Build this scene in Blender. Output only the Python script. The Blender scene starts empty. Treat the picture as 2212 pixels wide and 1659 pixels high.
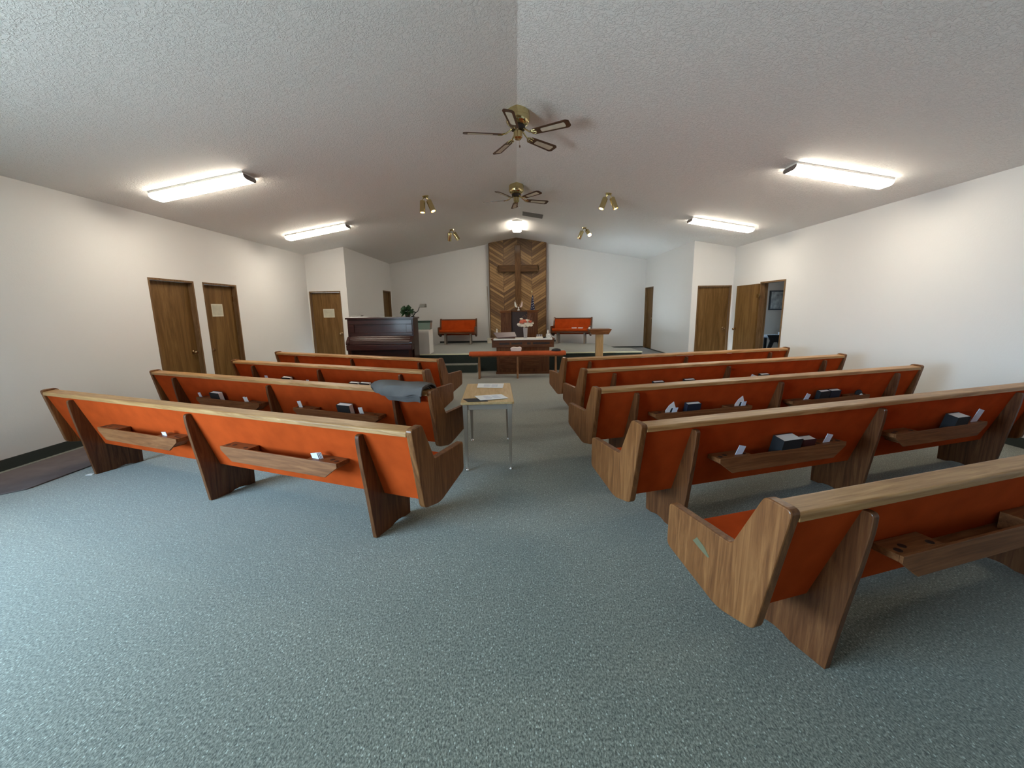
import bpy, bmesh, math, random
from mathutils import Vector, Matrix
random.seed(7)
PI = math.pi
sc = bpy.context.scene
COL = sc.collection

# ------------------------------------------------------------------ camera
PITCH, YAW, ROLL, CAMH, F = 0.1768, -0.0115, -0.0144, 1.5165, 889.6
def cam_axes():
    cy, sy, cp, sp = math.cos(YAW), math.sin(YAW), math.cos(PITCH), math.sin(PITCH)
    f = Vector((sy*cp, cy*cp, -sp)); r = Vector((cy, -sy, 0)); u = r.cross(f)
    c, s = math.cos(ROLL), math.sin(ROLL)
    return f, c*r + s*u, -s*r + c*u
f_, r_, u_ = cam_axes()
cd = bpy.data.cameras.new('camera'); cam = bpy.data.objects.new('camera', cd); COL.objects.link(cam)
cd.sensor_fit = 'HORIZONTAL'; cd.sensor_width = 36.0; cd.lens = 36.0*F/2212.0
cd.clip_start = 0.05; cd.clip_end = 200
m = Matrix((r_, u_, -f_)).transposed().to_4x4(); m.translation = Vector((0, 0, CAMH)); cam.matrix_world = m
sc.camera = cam

# ------------------------------------------------------------------ world, colour management
sc.view_settings.view_transform = 'Standard'; sc.view_settings.look = 'None'
sc.view_settings.gamma = 1.0; sc.view_settings.use_curve_mapping = False
sc.view_settings.exposure = 0.68
w = bpy.data.worlds.new('overcast_sky'); sc.world = w; w.use_nodes = True
nt = w.node_tree; nt.nodes.clear()
wo = nt.nodes.new('ShaderNodeOutputWorld'); bg = nt.nodes.new('ShaderNodeBackground')
tc = nt.nodes.new('ShaderNodeTexCoord'); sx = nt.nodes.new('ShaderNodeSeparateXYZ'); cr = nt.nodes.new('ShaderNodeValToRGB')
mp = nt.nodes.new('ShaderNodeMapRange'); mp.inputs[1].default_value = -1; mp.inputs[2].default_value = 1
nt.links.new(tc.outputs['Generated'], sx.inputs[0]); nt.links.new(sx.outputs['Z'], mp.inputs[0]); nt.links.new(mp.outputs[0], cr.inputs[0])
e = cr.color_ramp.elements
e[0].position = 0.46; e[0].color = (0.44, 0.52, 0.56, 1); e[1].position = 0.54; e[1].color = (0.48, 0.76, 1.0, 1)
nt.links.new(cr.outputs[0], bg.inputs[0]); bg.inputs[1].default_value = 32.0
nt.links.new(bg.outputs[0], wo.inputs[0])

LAMP = 23.5          # fluorescent diffusers (emission strength)
def portal(name, loc, rot, sx_, sy_):
    l = bpy.data.lights.new(name, 'AREA'); l.shape = 'RECTANGLE'; l.size = sx_; l.size_y = sy_
    l.cycles.is_portal = True
    o = bpy.data.objects.new(name, l); COL.objects.link(o); o.location = loc; o.rotation_euler = rot
    return o

# ------------------------------------------------------------------ material helpers
def new_mat(name):
    m = bpy.data.materials.new(name); m.use_nodes = True
    n = m.node_tree; b = n.nodes['Principled BSDF']; return m, n, b
def N(n, t, **k):
    x = n.nodes.new(t)
    for a, v in k.items(): setattr(x, a, v)
    return x
def ramp(n, fac, stops):
    r = N(n, 'ShaderNodeValToRGB'); el = r.color_ramp.elements
    el[0].position, el[0].color = stops[0][0], (*stops[0][1], 1)
    el[1].position, el[1].color = stops[-1][0], (*stops[-1][1], 1)
    for p, c in stops[1:-1]:
        q = el.new(p); q.color = (*c, 1)
    n.links.new(fac, r.inputs[0]); return r.outputs[0]
def coords(n, scale=(1, 1, 1), rot=(0, 0, 0), kind='Object'):
    t = N(n, 'ShaderNodeTexCoord'); mp = N(n, 'ShaderNodeMapping'); mp.inputs['Scale'].default_value = scale
    mp.inputs['Rotation'].default_value = rot
    n.links.new(t.outputs[kind], mp.inputs[0]); return mp.outputs[0]
def noise(n, vec, scale, detail=4, rough=0.5, dist=0.0):
    x = N(n, 'ShaderNodeTexNoise'); x.inputs['Scale'].default_value = scale; x.inputs['Detail'].default_value = detail
    x.inputs['Roughness'].default_value = rough; x.inputs['Distortion'].default_value = dist
    n.links.new(vec, x.inputs['Vector']); return x.outputs[0]
def bump(n, b, h, strength, dist):
    x = N(n, 'ShaderNodeBump'); x.inputs['Strength'].default_value = strength; x.inputs['Distance'].default_value = dist
    n.links.new(h, x.inputs['Height']); n.links.new(x.outputs[0], b.inputs['Normal'])
def flat(name, col, rough=0.6, metal=0.0, coat=0.0, emit=0.0, sheen=0.0, var=0.0):
    m, n, b = new_mat(name)
    b.inputs['Base Color'].default_value = (*col, 1); b.inputs['Roughness'].default_value = rough
    b.inputs['Metallic'].default_value = metal; b.inputs['Coat Weight'].default_value = coat
    b.inputs['Sheen Weight'].default_value = sheen
    if emit: b.inputs['Emission Color'].default_value = (*col, 1); b.inputs['Emission Strength'].default_value = emit
    if var:
        nz = noise(n, coords(n), 9, 3)
        n.links.new(ramp(n, nz, [(0.3, tuple(c*(1-var) for c in col)), (0.7, tuple(min(1, c*(1+var)) for c in col))]), b.inputs['Base Color'])
    return m
def wood(name, dark, mid, light, axis, rough=0.36, coat=0.25, scale=1.0, fig=2.2):
    m, n, b = new_mat(name)
    k = [16*scale, 16*scale, 16*scale]; k['xyz'.index(axis)] = 1.3*scale
    v = coords(n, tuple(k))
    g = noise(n, v, 1.0, 6, 0.6, fig)
    k2 = [130, 130, 130]; k2['xyz'.index(axis)] = 5
    g2 = noise(n, coords(n, tuple(k2)), 1.0, 3, 0.6)
    mx = N(n, 'ShaderNodeMath', operation='MULTIPLY_ADD'); n.links.new(g2, mx.inputs[0]); mx.inputs[1].default_value = 0.35; n.links.new(g, mx.inputs[2])
    n.links.new(ramp(n, mx.outputs[0], [(0.42, dark), (0.66, mid), (0.88, light)]), b.inputs['Base Color'])
    b.inputs['Roughness'].default_value = min(0.6, rough+0.12); b.inputs['Specular IOR Level'].default_value = 0.2; b.inputs['Coat Weight'].default_value = coat*0.8; b.inputs['Coat Roughness'].default_value = 0.12
    bump(n, b, g2, 0.15, 0.002)
    return m

M = {}
PW = ((0.05, 0.015, 0.004), (0.11, 0.036, 0.011), (0.17, 0.064, 0.021))
M['oak_z'] = wood('oak_vertical_grain', *PW, 'z')
M['oak_y'] = wood('oak_end_panel', (0.09, 0.029, 0.008), (0.17, 0.062, 0.018), (0.26, 0.107, 0.035), 'z', scale=0.8, fig=3.0)
M['oak_x'] = wood('oak_long_grain', (0.11, 0.036, 0.011), (0.20, 0.072, 0.024), (0.28, 0.115, 0.043), 'x', coat=0.0)
M['oak_leg'] = wood('light_oak_leg', (0.16, 0.07, 0.03), (0.28, 0.14, 0.065), (0.36, 0.20, 0.10), 'z')
M['rail'] = wood('worn_oak_rail', (0.24, 0.105, 0.034), (0.39, 0.20, 0.072), (0.52, 0.30, 0.125), 'x', rough=0.3, coat=0.18)
M['dark_oak_x'] = wood('dark_oak', (0.06, 0.021, 0.009), (0.125, 0.046, 0.018), (0.18, 0.075, 0.031), 'x')
M['dark_oak_z'] = wood('dark_oak_upright', (0.06, 0.021, 0.009), (0.125, 0.046, 0.018), (0.18, 0.075, 0.031), 'z')
M['door'] = wood('stained_plywood_door', (0.095, 0.046, 0.012), (0.155, 0.080, 0.023), (0.22, 0.125, 0.042), 'z', rough=0.42, coat=0.1, scale=0.22, fig=4.5)
M['jamb'] = wood('door_jamb_wood', (0.11, 0.058, 0.022), (0.17, 0.095, 0.042), (0.24, 0.145, 0.07), 'z', rough=0.5, coat=0.05)
M['maho'] = wood('mahogany_finish', (0.016, 0.005, 0.004), (0.032, 0.010, 0.008), (0.05, 0.016, 0.012), 'x', rough=0.18, coat=0.2)
M['pine_z'] = wood('pale_oak_stand', (0.33, 0.19, 0.08), (0.45, 0.27, 0.12), (0.54, 0.35, 0.18), 'z')
M['tan_lam'] = wood('tan_laminate_top', (0.46, 0.29, 0.12), (0.56, 0.37, 0.17), (0.63, 0.45, 0.24), 'y', rough=0.3, coat=0.15, scale=0.7)

def fabric(name, col, sheen=0.5):
    m, n, b = new_mat(name)
    nz = noise(n, coords(n), 420, 2); nb = noise(n, coords(n), 7, 2)
    mx = N(n, 'ShaderNodeMath', operation='MULTIPLY_ADD'); n.links.new(nz, mx.inputs[0]); mx.inputs[1].default_value = 0.5; n.links.new(nb, mx.inputs[2])
    n.links.new(ramp(n, mx.outputs[0], [(0.45, tuple(c*0.85 for c in col)), (1.0, tuple(min(1, c*1.15) for c in col))]), b.inputs['Base Color'])
    b.inputs['Roughness'].default_value = 0.9; b.inputs['Sheen Weight'].default_value = sheen; b.inputs['Sheen Tint'].default_value = (*col, 1)
    b.inputs['Specular IOR Level'].default_value = 0.04
    bump(n, b, nz, 0.25, 0.001)
    return m
M['orange'] = fabric('orange_upholstery', (0.44, 0.060, 0.010), 0.0)
M['pad'] = fabric('orange_pad', (0.50, 0.10, 0.035))
M['knit'] = fabric('grey_blue_knit', (0.125, 0.113, 0.105), 0.03)
M['mat'] = fabric('grey_brown_mat', (0.15, 0.125, 0.125), 0.1)

def carpet(name, c0, c1, c2, fleck):
    m, n, b = new_mat(name)
    a = noise(n, coords(n, (1.0, 0.55, 1.0)), 150, 3, 0.65, 0.4); g = noise(n, coords(n), 1.1, 3)
    base = ramp(n, a, [(0.33, c0), (0.5, c1), (0.68, c2)])
    vo = N(n, 'ShaderNodeTexVoronoi'); vo.inputs['Scale'].default_value = 85; n.links.new(coords(n, (1.0, 0.62, 1.0)), vo.inputs['Vector'])
    lt = N(n, 'ShaderNodeMath', operation='LESS_THAN'); n.links.new(vo.outputs['Distance'], lt.inputs[0]); lt.inputs[1].default_value = 0.23
    sp = N(n, 'ShaderNodeSeparateColor'); n.links.new(vo.outputs['Color'], sp.inputs[0])
    g2 = N(n, 'ShaderNodeMath', operation='GREATER_THAN'); n.links.new(sp.outputs[0], g2.inputs[0]); g2.inputs[1].default_value = 0.66
    mu = N(n, 'ShaderNodeMath', operation='MULTIPLY'); n.links.new(lt.outputs[0], mu.inputs[0]); n.links.new(g2.outputs[0], mu.inputs[1])
    mix = N(n, 'ShaderNodeMix', data_type='RGBA'); n.links.new(mu.outputs[0], mix.inputs['Factor']); n.links.new(base, mix.inputs['A']); mix.inputs['B'].default_value = (*fleck, 1)
    hv = N(n, 'ShaderNodeHueSaturation'); n.links.new(mix.outputs['Result'], hv.inputs['Color'])
    mr = N(n, 'ShaderNodeMapRange'); n.links.new(g, mr.inputs[0]); mr.inputs[3].default_value = 0.9; mr.inputs[4].default_value = 1.1
    n.links.new(mr.outputs[0], hv.inputs['Value'])
    n.links.new(hv.outputs[0], b.inputs['Base Color'])
    b.inputs['Roughness'].default_value = 0.95; b.inputs['Specular IOR Level'].default_value = 0.15
    b.inputs['Sheen Weight'].default_value = 0.5; b.inputs['Sheen Roughness'].default_value = 0.45
    bump(n, b, a, 0.45, 0.005)
    return m
M['carpet'] = carpet('green_grey_carpet', (0.060, 0.066, 0.052), (0.178, 0.186, 0.148), (0.35, 0.36, 0.29), (0.46, 0.49, 0.42))
M['riser'] = carpet('dark_green_riser_carpet', (0.02, 0.028, 0.025), (0.035, 0.048, 0.043), (0.055, 0.07, 0.062), (0.09, 0.1, 0.09))

def plaster(name, col, kind):
    m, n, b = new_mat(name)
    b.inputs['Roughness'].default_value = 0.85; b.inputs['Base Color'].default_value = (*col, 1)
    b.inputs['Specular IOR Level'].default_value = 0.25
    if kind == 'ceiling':
        a = noise(n, coords(n, kind='Object'), 38, 4, 0.6, 1.0)
        vr = ramp(n, a, [(0.47, (0, 0, 0)), (0.60, (1, 1, 1))])
        bump(n, b, vr, 0.7, 0.006)
    else:
        a = noise(n, coords(n), 60, 4, 0.6)
        bump(n, b, a, 0.2, 0.004)
    return m
M['wall'] = plaster('cream_wall_paint', (0.765, 0.757, 0.745), 'wall')
M['fill_cut_brown'] = wood('fill_cutting_brown_wall', (0.07, 0.035, 0.015), (0.13, 0.07, 0.03), (0.18, 0.10, 0.05), 'z')  # invented brown for the unseen rear wall, cuts fill light on pew backs
M['ceil'] = plaster('knockdown_ceiling_texture', (0.88, 0.865, 0.84), 'ceiling')
M['side_wall'] = flat('taupe_side_room_wall', (0.30, 0.24, 0.20), 0.9)
M['base'] = flat('dark_green_rubber_base', (0.035, 0.045, 0.042), 0.6)
M['brass'] = flat('polished_brass', (0.62, 0.52, 0.27), 0.17, 1.0)
M['recess_dk'] = flat('painted_recess_shade', (0.02, 0.012, 0.008), 0.5)  # near-black colour standing for the shade in slots, holes and carving
M['chrome'] = flat('chrome', (0.8, 0.8, 0.82), 0.12, 1.0)
M['knobm'] = flat('aged_bronze_knob', (0.55, 0.38, 0.22), 0.25, 1.0)
M['greym'] = flat('grey_painted_metal', (0.34, 0.29, 0.24), 0.5, 0.1)
M['black'] = flat('black_cover', (0.008, 0.008, 0.010), 0.75)
M['navy'] = flat('navy_cover', (0.008, 0.012, 0.028), 0.7)
M['maroon'] = flat('maroon_cover', (0.06, 0.012, 0.012), 0.45)
M['pages'] = flat('white_page_edges', (0.93, 0.92, 0.89), 0.7)
M['paper'] = flat('white_paper', (0.82, 0.82, 0.82), 0.7)
M['cardb'] = flat('pale_blue_card', (0.68, 0.72, 0.84), 0.6)
M['notice'] = flat('cream_notice', (0.62, 0.59, 0.47), 0.7, var=0.07)
M['noticein'] = flat('grey_print', (0.50, 0.48, 0.38), 0.7, var=0.12)
M['ink'] = flat('grey_print_ink', (0.35, 0.38, 0.48), 0.8)
M['white'] = flat('white_gloss_paint', (0.82, 0.80, 0.77), 0.35)
M['whitem'] = flat('white_enamel_housing', (0.75, 0.74, 0.71), 0.4)
M['endcap'] = flat('grey_plastic_endcap', (0.16, 0.13, 0.12), 0.5)
M['rattan'] = flat('cane_insert', (0.62, 0.56, 0.44), 0.7, var=0.1)
M['walnut'] = wood('walnut_blade', (0.05, 0.022, 0.012), (0.09, 0.042, 0.022), (0.12, 0.06, 0.03), 'x')
M['grille'] = flat('grey_grille', (0.20, 0.19, 0.175), 0.6)
M['nosing'] = flat('pale_yellow_nosing', (0.92, 0.90, 0.66), 0.5)
M['leaf'] = flat('dark_green_leaf', (0.02, 0.06, 0.018), 0.45, var=0.4)
M['terra'] = flat('dark_pot', (0.05, 0.03, 0.02), 0.5)
M['petalw'] = flat('cream_petals', (0.85, 0.76, 0.62), 0.7)
M['petalo'] = flat('coral_petals', (0.72, 0.16, 0.08), 0.7)
M['dried'] = flat('dried_brown_sprigs', (0.20, 0.09, 0.05), 0.8)
M['vase'] = flat('grey_ribbed_glass', (0.42, 0.38, 0.36), 0.25, coat=0.4)
M['lace'] = flat('white_cloth', (0.85, 0.81, 0.73), 0.85)
M['pinkt'] = flat('pale_pink_cover', (0.82, 0.66, 0.60), 0.85, var=0.05)
M['flagblue'] = flat('flag_navy', (0.012, 0.014, 0.05), 0.7)
M['flagred'] = flat('flag_red', (0.42, 0.02, 0.03), 0.7)
M['lampshade'] = flat('grey_lamp_head', (0.17, 0.16, 0.135), 0.6)
M['stand'] = flat('purple_brown_leatherette', (0.17, 0.11, 0.11), 0.35, coat=0.2)
M['diff'] = flat('lit_acrylic_diffuser', (1.0, 0.90, 0.745), 0.5, emit=LAMP)
M['diffend'] = flat('lit_acrylic_end', (1.0, 0.92, 0.79), 0.5, emit=LAMP*0.2)
M['bulb'] = flat('lit_bulb', (1.0, 0.80, 0.48), 0.5, emit=6.0)
M['bulbhot'] = flat('bright_bulb', (1.0, 0.80, 0.48), 0.5, emit=30.0)
M['table_refl'] = flat('table_glass_reflection', (0.45, 0.52, 0.62), 0.12)  # blue base colour stands for the window reflected in the glass
def tank_mat():
    m, n, b = new_mat('green_tinted_glass')
    b.inputs['Base Color'].default_value = (0.30, 0.42, 0.38, 1); b.inputs['Roughness'].default_value = 0.15
    b.inputs['Transmission Weight'].default_value = 0.35; b.inputs['IOR'].default_value = 1.3
    return m
M['tank'] = tank_mat()
M['tankrim'] = flat('dark_green_rim', (0.02, 0.05, 0.035), 0.4)
def glass_mat():
    m, n, b = new_mat('clear_window_glass')
    n.nodes.remove(b); t = N(n, 'ShaderNodeBsdfTransparent'); g = N(n, 'ShaderNodeBsdfGlossy'); g.inputs['Roughness'].default_value = 0.02
    mx = N(n, 'ShaderNodeMixShader'); mx.inputs[0].default_value = 0.06
    n.links.new(t.outputs[0], mx.inputs[1]); n.links.new(g.outputs[0], mx.inputs[2]); n.links.new(mx.outputs[0], n.nodes['Material Output'].inputs[0])
    return m
M['glass'] = glass_mat()
def chevron_mat(x0, wcol, pw):
    m, n, b = new_mat('chevron_cedar_planks')
    t = N(n, 'ShaderNodeTexCoord'); s = N(n, 'ShaderNodeSeparateXYZ'); n.links.new(t.outputs['Object'], s.inputs[0])
    def math_(op, a, c=None, c2=None):
        x = N(n, 'ShaderNodeMath', operation=op)
        for i, q in enumerate((a, c, c2)):
            if q is None: continue
            if isinstance(q, (int, float)): x.inputs[i].default_value = q
            else: n.links.new(q, x.inputs[i])
        return x.outputs[0]
    xs = math_('SUBTRACT', s.outputs['X'], x0)
    pp = math_('PINGPONG', xs, wcol)
    v = math_('MULTIPLY_ADD', pp, 0.62, s.outputs['Z'])
    vs = math_('DIVIDE', v, pw)
    idx = math_('FLOOR', vs); fr = math_('FRACT', vs)
    ci = math_('FLOOR', math_('DIVIDE', xs, wcol))
    wn = N(n, 'ShaderNodeTexWhiteNoise', noise_dimensions='2D'); cb = N(n, 'ShaderNodeCombineXYZ')
    n.links.new(idx, cb.inputs[0]); n.links.new(ci, cb.inputs[1]); n.links.new(cb.outputs[0], wn.inputs['Vector'])
    cv = N(n, 'ShaderNodeCombineXYZ'); n.links.new(math_('MULTIPLY', pp, 2.5), cv.inputs[0]); n.links.new(math_('MULTIPLY', v, 26.0), cv.inputs[1]); n.links.new(wn.outputs['Value'], cv.inputs[2])
    g = noise(n, cv.outputs[0], 1.0, 4, 0.6, 1.0)
    mix = math_('MULTIPLY_ADD', g, 0.7, math_('MULTIPLY', wn.outputs['Value'], 0.55))
    col = ramp(n, mix, [(0.25, (0.075, 0.030, 0.008)), (0.55, (0.175, 0.088, 0.025)), (0.85, (0.36, 0.205, 0.075))])
    edge = math_('LESS_THAN', fr, 0.09)
    cedge = math_('LESS_THAN', math_('FRACT', math_('DIVIDE', xs, wcol)), 0.02)
    ee = math_('MAXIMUM', edge, cedge)
    mm = N(n, 'ShaderNodeMix', data_type='RGBA'); n.links.new(ee, mm.inputs['Factor']); n.links.new(col, mm.inputs['A']); mm.inputs['B'].default_value = (0.045, 0.02, 0.008, 1)
    n.links.new(mm.outputs['Result'], b.inputs['Base Color']); b.inputs['Roughness'].default_value = 0.5
    inv = math_('SUBTRACT', 1.0, ee); bump(n, b, inv, 0.6, 0.01)
    return m

# ------------------------------------------------------------------ geometry helpers
class MB:
    def __init__(s): s.v = []; s.f = []
    def add(s, vs, fs):
        k = len(s.v); s.v += [tuple(p) for p in vs]; s.f += [tuple(i+k for i in q) for q in fs]; return s
    def box(s, a, b):
        (x0, y0, z0), (x1, y1, z1) = a, b
        vs = [(x0,y0,z0),(x1,y0,z0),(x1,y1,z0),(x0,y1,z0),(x0,y0,z1),(x1,y0,z1),(x1,y1,z1),(x0,y1,z1)]
        return s.add(vs, [(0,3,2,1),(4,5,6,7),(0,1,5,4),(1,2,6,5),(2,3,7,6),(3,0,4,7)])
    def hexa(s, lo, hi):   # two quads
        return s.add(list(lo)+list(hi), [(0,3,2,1),(4,5,6,7),(0,1,5,4),(1,2,6,5),(2,3,7,6),(3,0,4,7)])
    def prism(s, poly, x0, x1, axis='x'):   # poly in the two other axes
        def P(u, t, q):
            return {'x': (q, u, t), 'y': (u, q, t), 'z': (u, t, q)}[axis]
        n = len(poly)
        vs = [P(u, t, x0) for u, t in poly] + [P(u, t, x1) for u, t in poly]
        fs = [tuple(range(n))[::-1], tuple(range(n, 2*n))] + [(i, (i+1) % n, n+(i+1) % n, n+i) for i in range(n)]
        return s.add(vs, fs)
    def tube(s, pts, rad, seg=10, cap=True):
        pts = [Vector(p) for p in pts]; n = len(pts)
        if not hasattr(rad, '__len__'): rad = [rad]*n
        rings = []; prev = None
        for i, p in enumerate(pts):
            d = (pts[min(i+1, n-1)] - pts[max(i-1, 0)]).normalized()
            if prev is None:
                a = Vector((0, 0, 1)) if abs(d.z) < 0.9 else Vector((1, 0, 0)); u = d.cross(a).normalized()
            else: u = (prev - d*prev.dot(d)).normalized()
            prev = u; v = d.cross(u)
            rings.append([p + (u*math.cos(2*PI*j/seg) + v*math.sin(2*PI*j/seg))*rad[i] for j in range(seg)])
        vs = [q for r in rings for q in r]; fs = []
        for i in range(n-1):
            for j in range(seg):
                a = i*seg+j; b = i*seg+(j+1) % seg; fs.append((a, b, b+seg, a+seg))
        if cap: fs.append(tuple(range(seg))[::-1]); fs.append(tuple(range((n-1)*seg, n*seg)))
        return s.add(vs, fs)
    def lathe(s, prof, c=(0, 0, 0), seg=24):   # prof [(r,z)]
        vs = []; fs = []; n = len(prof)
        for r, z in prof:
            for j in range(seg): vs.append((c[0]+r*math.cos(2*PI*j/seg), c[1]+r*math.sin(2*PI*j/seg), c[2]+z))
        for i in range(n-1):
            for j in range(seg):
                a = i*seg+j; b = i*seg+(j+1) % seg; fs.append((a, b, b+seg, a+seg))
        fs.append(tuple(range(seg))[::-1]); fs.append(tuple(range((n-1)*seg, n*seg)))
        return s.add(vs, fs)
    def ball(s, c, r, seg=10, rings=7, sq=(1, 1, 1), wob=0.0):
        vs = []; fs = []
        for i in range(rings+1):
            t = PI*i/rings
            for j in range(seg):
                k = 1+random.uniform(-wob, wob)
                vs.append((c[0]+r*sq[0]*k*math.sin(t)*math.cos(2*PI*j/seg), c[1]+r*sq[1]*k*math.sin(t)*math.sin(2*PI*j/seg), c[2]+r*sq[2]*k*math.cos(t)))
        for i in range(rings):
            for j in range(seg):
                a = i*seg+j; b = i*seg+(j+1) % seg; fs.append((a, a+seg, b+seg, b))
        return s.add(vs, fs)
    def xf(s, mat, start=0):
        for i in range(start, len(s.v)): s.v[i] = tuple(mat @ Vector(s.v[i]))
        return s
def fillet(poly, rad, n=5):
    out = []; L = len(poly)
    for i in range(L):
        r = rad[i] if hasattr(rad, '__len__') else rad
        p = Vector(poly[i]); a = Vector(poly[i-1]); b = Vector(poly[(i+1) % L])
        if r <= 0: out.append(tuple(p)); continue
        da = (a-p); db = (b-p); t = min(r, da.length*0.45, db.length*0.45)
        q0 = p+da.normalized()*t; q1 = p+db.normalized()*t
        for k in range(n+1):
            u = k/n; out.append(tuple(q0*(1-u)**2 + p*2*u*(1-u) + q1*u*u))
    return out
def obj(name, mb, mat, parent=None, bevel=0.0, smooth=False, loc=None, rot=None, label=None, kind=None, seg=2):
    me = bpy.data.meshes.new(name); me.from_pydata(mb.v, [], mb.f)
    bm = bmesh.new(); bm.from_mesh(me); bmesh.ops.recalc_face_normals(bm, faces=bm.faces); bm.to_mesh(me); bm.free()
    me.materials.append(mat)
    if smooth:
        for p in me.polygons: p.use_smooth = True
        try: me.set_sharp_from_angle(angle=math.radians(38))
        except Exception: pass
    o = bpy.data.objects.new(name, me); COL.objects.link(o)
    if parent: o.parent = parent
    if loc: o.location = loc
    if rot: o.rotation_euler = rot
    if bevel:
        b = o.modifiers.new('edge', 'BEVEL'); b.width = bevel; b.segments = seg; b.limit_method = 'ANGLE'; b.angle_limit = math.radians(40)
    if label: o['label'] = label
    if kind: o['kind'] = kind
    return o
def tag(o, label, cat, group=None, kind=None):
    o['label'] = label; o['category'] = cat
    if group: o['group'] = group
    if kind: o['kind'] = kind
    return o
def thing(name, label, cat, loc=(0, 0, 0), rz=0.0, group=None):
    o = bpy.data.objects.new(name, None); COL.objects.link(o); o.location = loc; o.rotation_euler = (0, 0, rz)
    o.empty_display_size = 0.1
    return tag(o, label, cat, group)

# ------------------------------------------------------------------ room shell
XL, XR, YB0, YBK, XBL, XBR, YREAR = -5.18, 5.358, 10.45, 14.2, -4.195, 4.35, -2.8
RX, RZ, SL, SR = 0.043, 3.845, 0.1754, 0.1697
ZST, ZLOW = 0.445, 0.207
def zc(x): return RZ - (SL*(RX-x) if x < RX else SR*(x-RX))
def wall(name, label, p0, p1, thick, tops, holes=(), z0=0.0, mat='wall'):
    """wall face runs from p0 to p1 (xy); thick = outward offset vector; tops(u) gives height; holes (u0,u1,z0,z1)"""
    p0 = Vector(p0); p1 = Vector(p1); L = (p1-p0).length; d = (p1-p0)/L; th = Vector(thick)
    us = sorted({0, L} | {h[0] for h in holes} | {h[1] for h in holes} | ({u for u in tops[1]} if len(tops) > 1 else set()))
    T = tops[0]; mb = MB()
    def quad(u0, u1, a0, a1, b0, b1):
        A = p0+d*u0; B = p0+d*u1
        lo = [(A.x, A.y, a0), (B.x, B.y, a1), (B.x+th.x, B.y+th.y, a1), (A.x+th.x, A.y+th.y, a0)]
        hi = [(A.x, A.y, b0), (B.x, B.y, b1), (B.x+th.x, B.y+th.y, b1), (A.x+th.x, A.y+th.y, b0)]
        mb.hexa(lo, hi)
    for u0, u1 in zip(us, us[1:]):
        h = [q for q in holes if q[0] <= u0+1e-6 and q[1] >= u1-1e-6]
        if h:
            h = h[0]
            if h[2] > z0: quad(u0, u1, z0, z0, h[2], h[2])
            quad(u0, u1, h[3], h[3], T(u0), T(u1))
        else: quad(u0, u1, z0, z0, T(u0), T(u1))
    o = obj(name, mb, M[mat]); tag(o, label, 'wall', kind='structure'); return o
zl = zc(XL)+0.05; zr_ = zc(XR)+0.05
DT = 2.05
wall('wall_left', 'long cream left wall with two brown doors', (XL, YREAR), (XL, YB0+0.12), (-0.14, 0), (lambda u: zl,),
     [(-2.5-YREAR, 1.5-YREAR, 0.5, 2.0), (5.92-YREAR, 6.76-YREAR, 0, DT), (6.95-YREAR, 7.79-YREAR, 0, DT)])
wall('wall_right', 'long cream right wall with the open doorway', (XR, YREAR), (XR, YB0+0.12), (0.14, 0), (lambda u: zr_,),
     [(8.43-YREAR, 9.285-YREAR, 0, DT)])
wall('wall_rear', 'unseen rear wall behind the camera, made brown to cut fill light', (XL-0.14, YREAR), (XR+0.14, YREAR), (0, -0.14), (lambda u: zc(XL-0.14+u)+0.05, [RX-XL+0.14]), mat='fill_cut_brown')
wall('wall_front_left', 'white wall beside the piano with one door', (XL-0.14, YB0), (XBL, YB0), (0, 0.12), (lambda u: zc(XL-0.14+u)+0.05,),
     [(-5.142-XL+0.14, -4.357-XL+0.14, 0, DT)])
wall('wall_front_right', 'white wall with a brown door right of the stage', (XBR, YB0), (XR+0.14, YB0), (0, 0.12), (lambda u: zc(XBR+u)+0.05,),
     [(4.493-XBR, 5.327-XBR, 0, DT)])
wall('wall_stage_left', 'shaded cream side wall left of the stage', (XBL, YB0+0.12), (XBL, YBK), (-0.12, 0), (lambda u: zc(XBL)+0.05,),
     [(13.3-YB0-0.12, 14.1-YB0-0.12, ZLOW, 2.2)])
wall('wall_stage_right', 'cream side wall right of the stage', (XBR, YB0+0.12), (XBR, YBK), (0.12, 0), (lambda u: zc(XBR)+0.05,),
     [(13.35-YB0-0.12, 14.17-YB0-0.12, ZLOW, 2.2)])
wall('wall_back', 'white gabled back wall behind the stage', (XBL-0.12, YBK), (XBR+0.12, YBK), (0, 0.12), (lambda u: zc(XBL-0.12+u)+0.05, [RX-XBL+0.12]))
mb = MB().box((XL-0.14, YREAR-0.14, -0.1), (XR+0.14, YB0, 0.0))
tag(obj('floor', mb, M['carpet']), 'blue green flecked carpet over the whole hall floor', 'floor', kind='structure')
# ceiling: two sloped slabs of one object
mb = MB()
for xa, xb in ((XL-0.14, RX), (RX, XR+0.14)):
    lo = [(xa, YREAR-0.14, zc(xa)), (xb, YREAR-0.14, zc(xb)), (xb, YBK+0.12, zc(xb)), (xa, YBK+0.12, zc(xa))]
    mb.hexa(lo, [(x, y, z+0.12) for x, y, z in lo])
tag(obj('ceiling', mb, M['ceil']), 'textured grey white vaulted ceiling with a centre ridge', 'ceiling', kind='structure')
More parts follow.
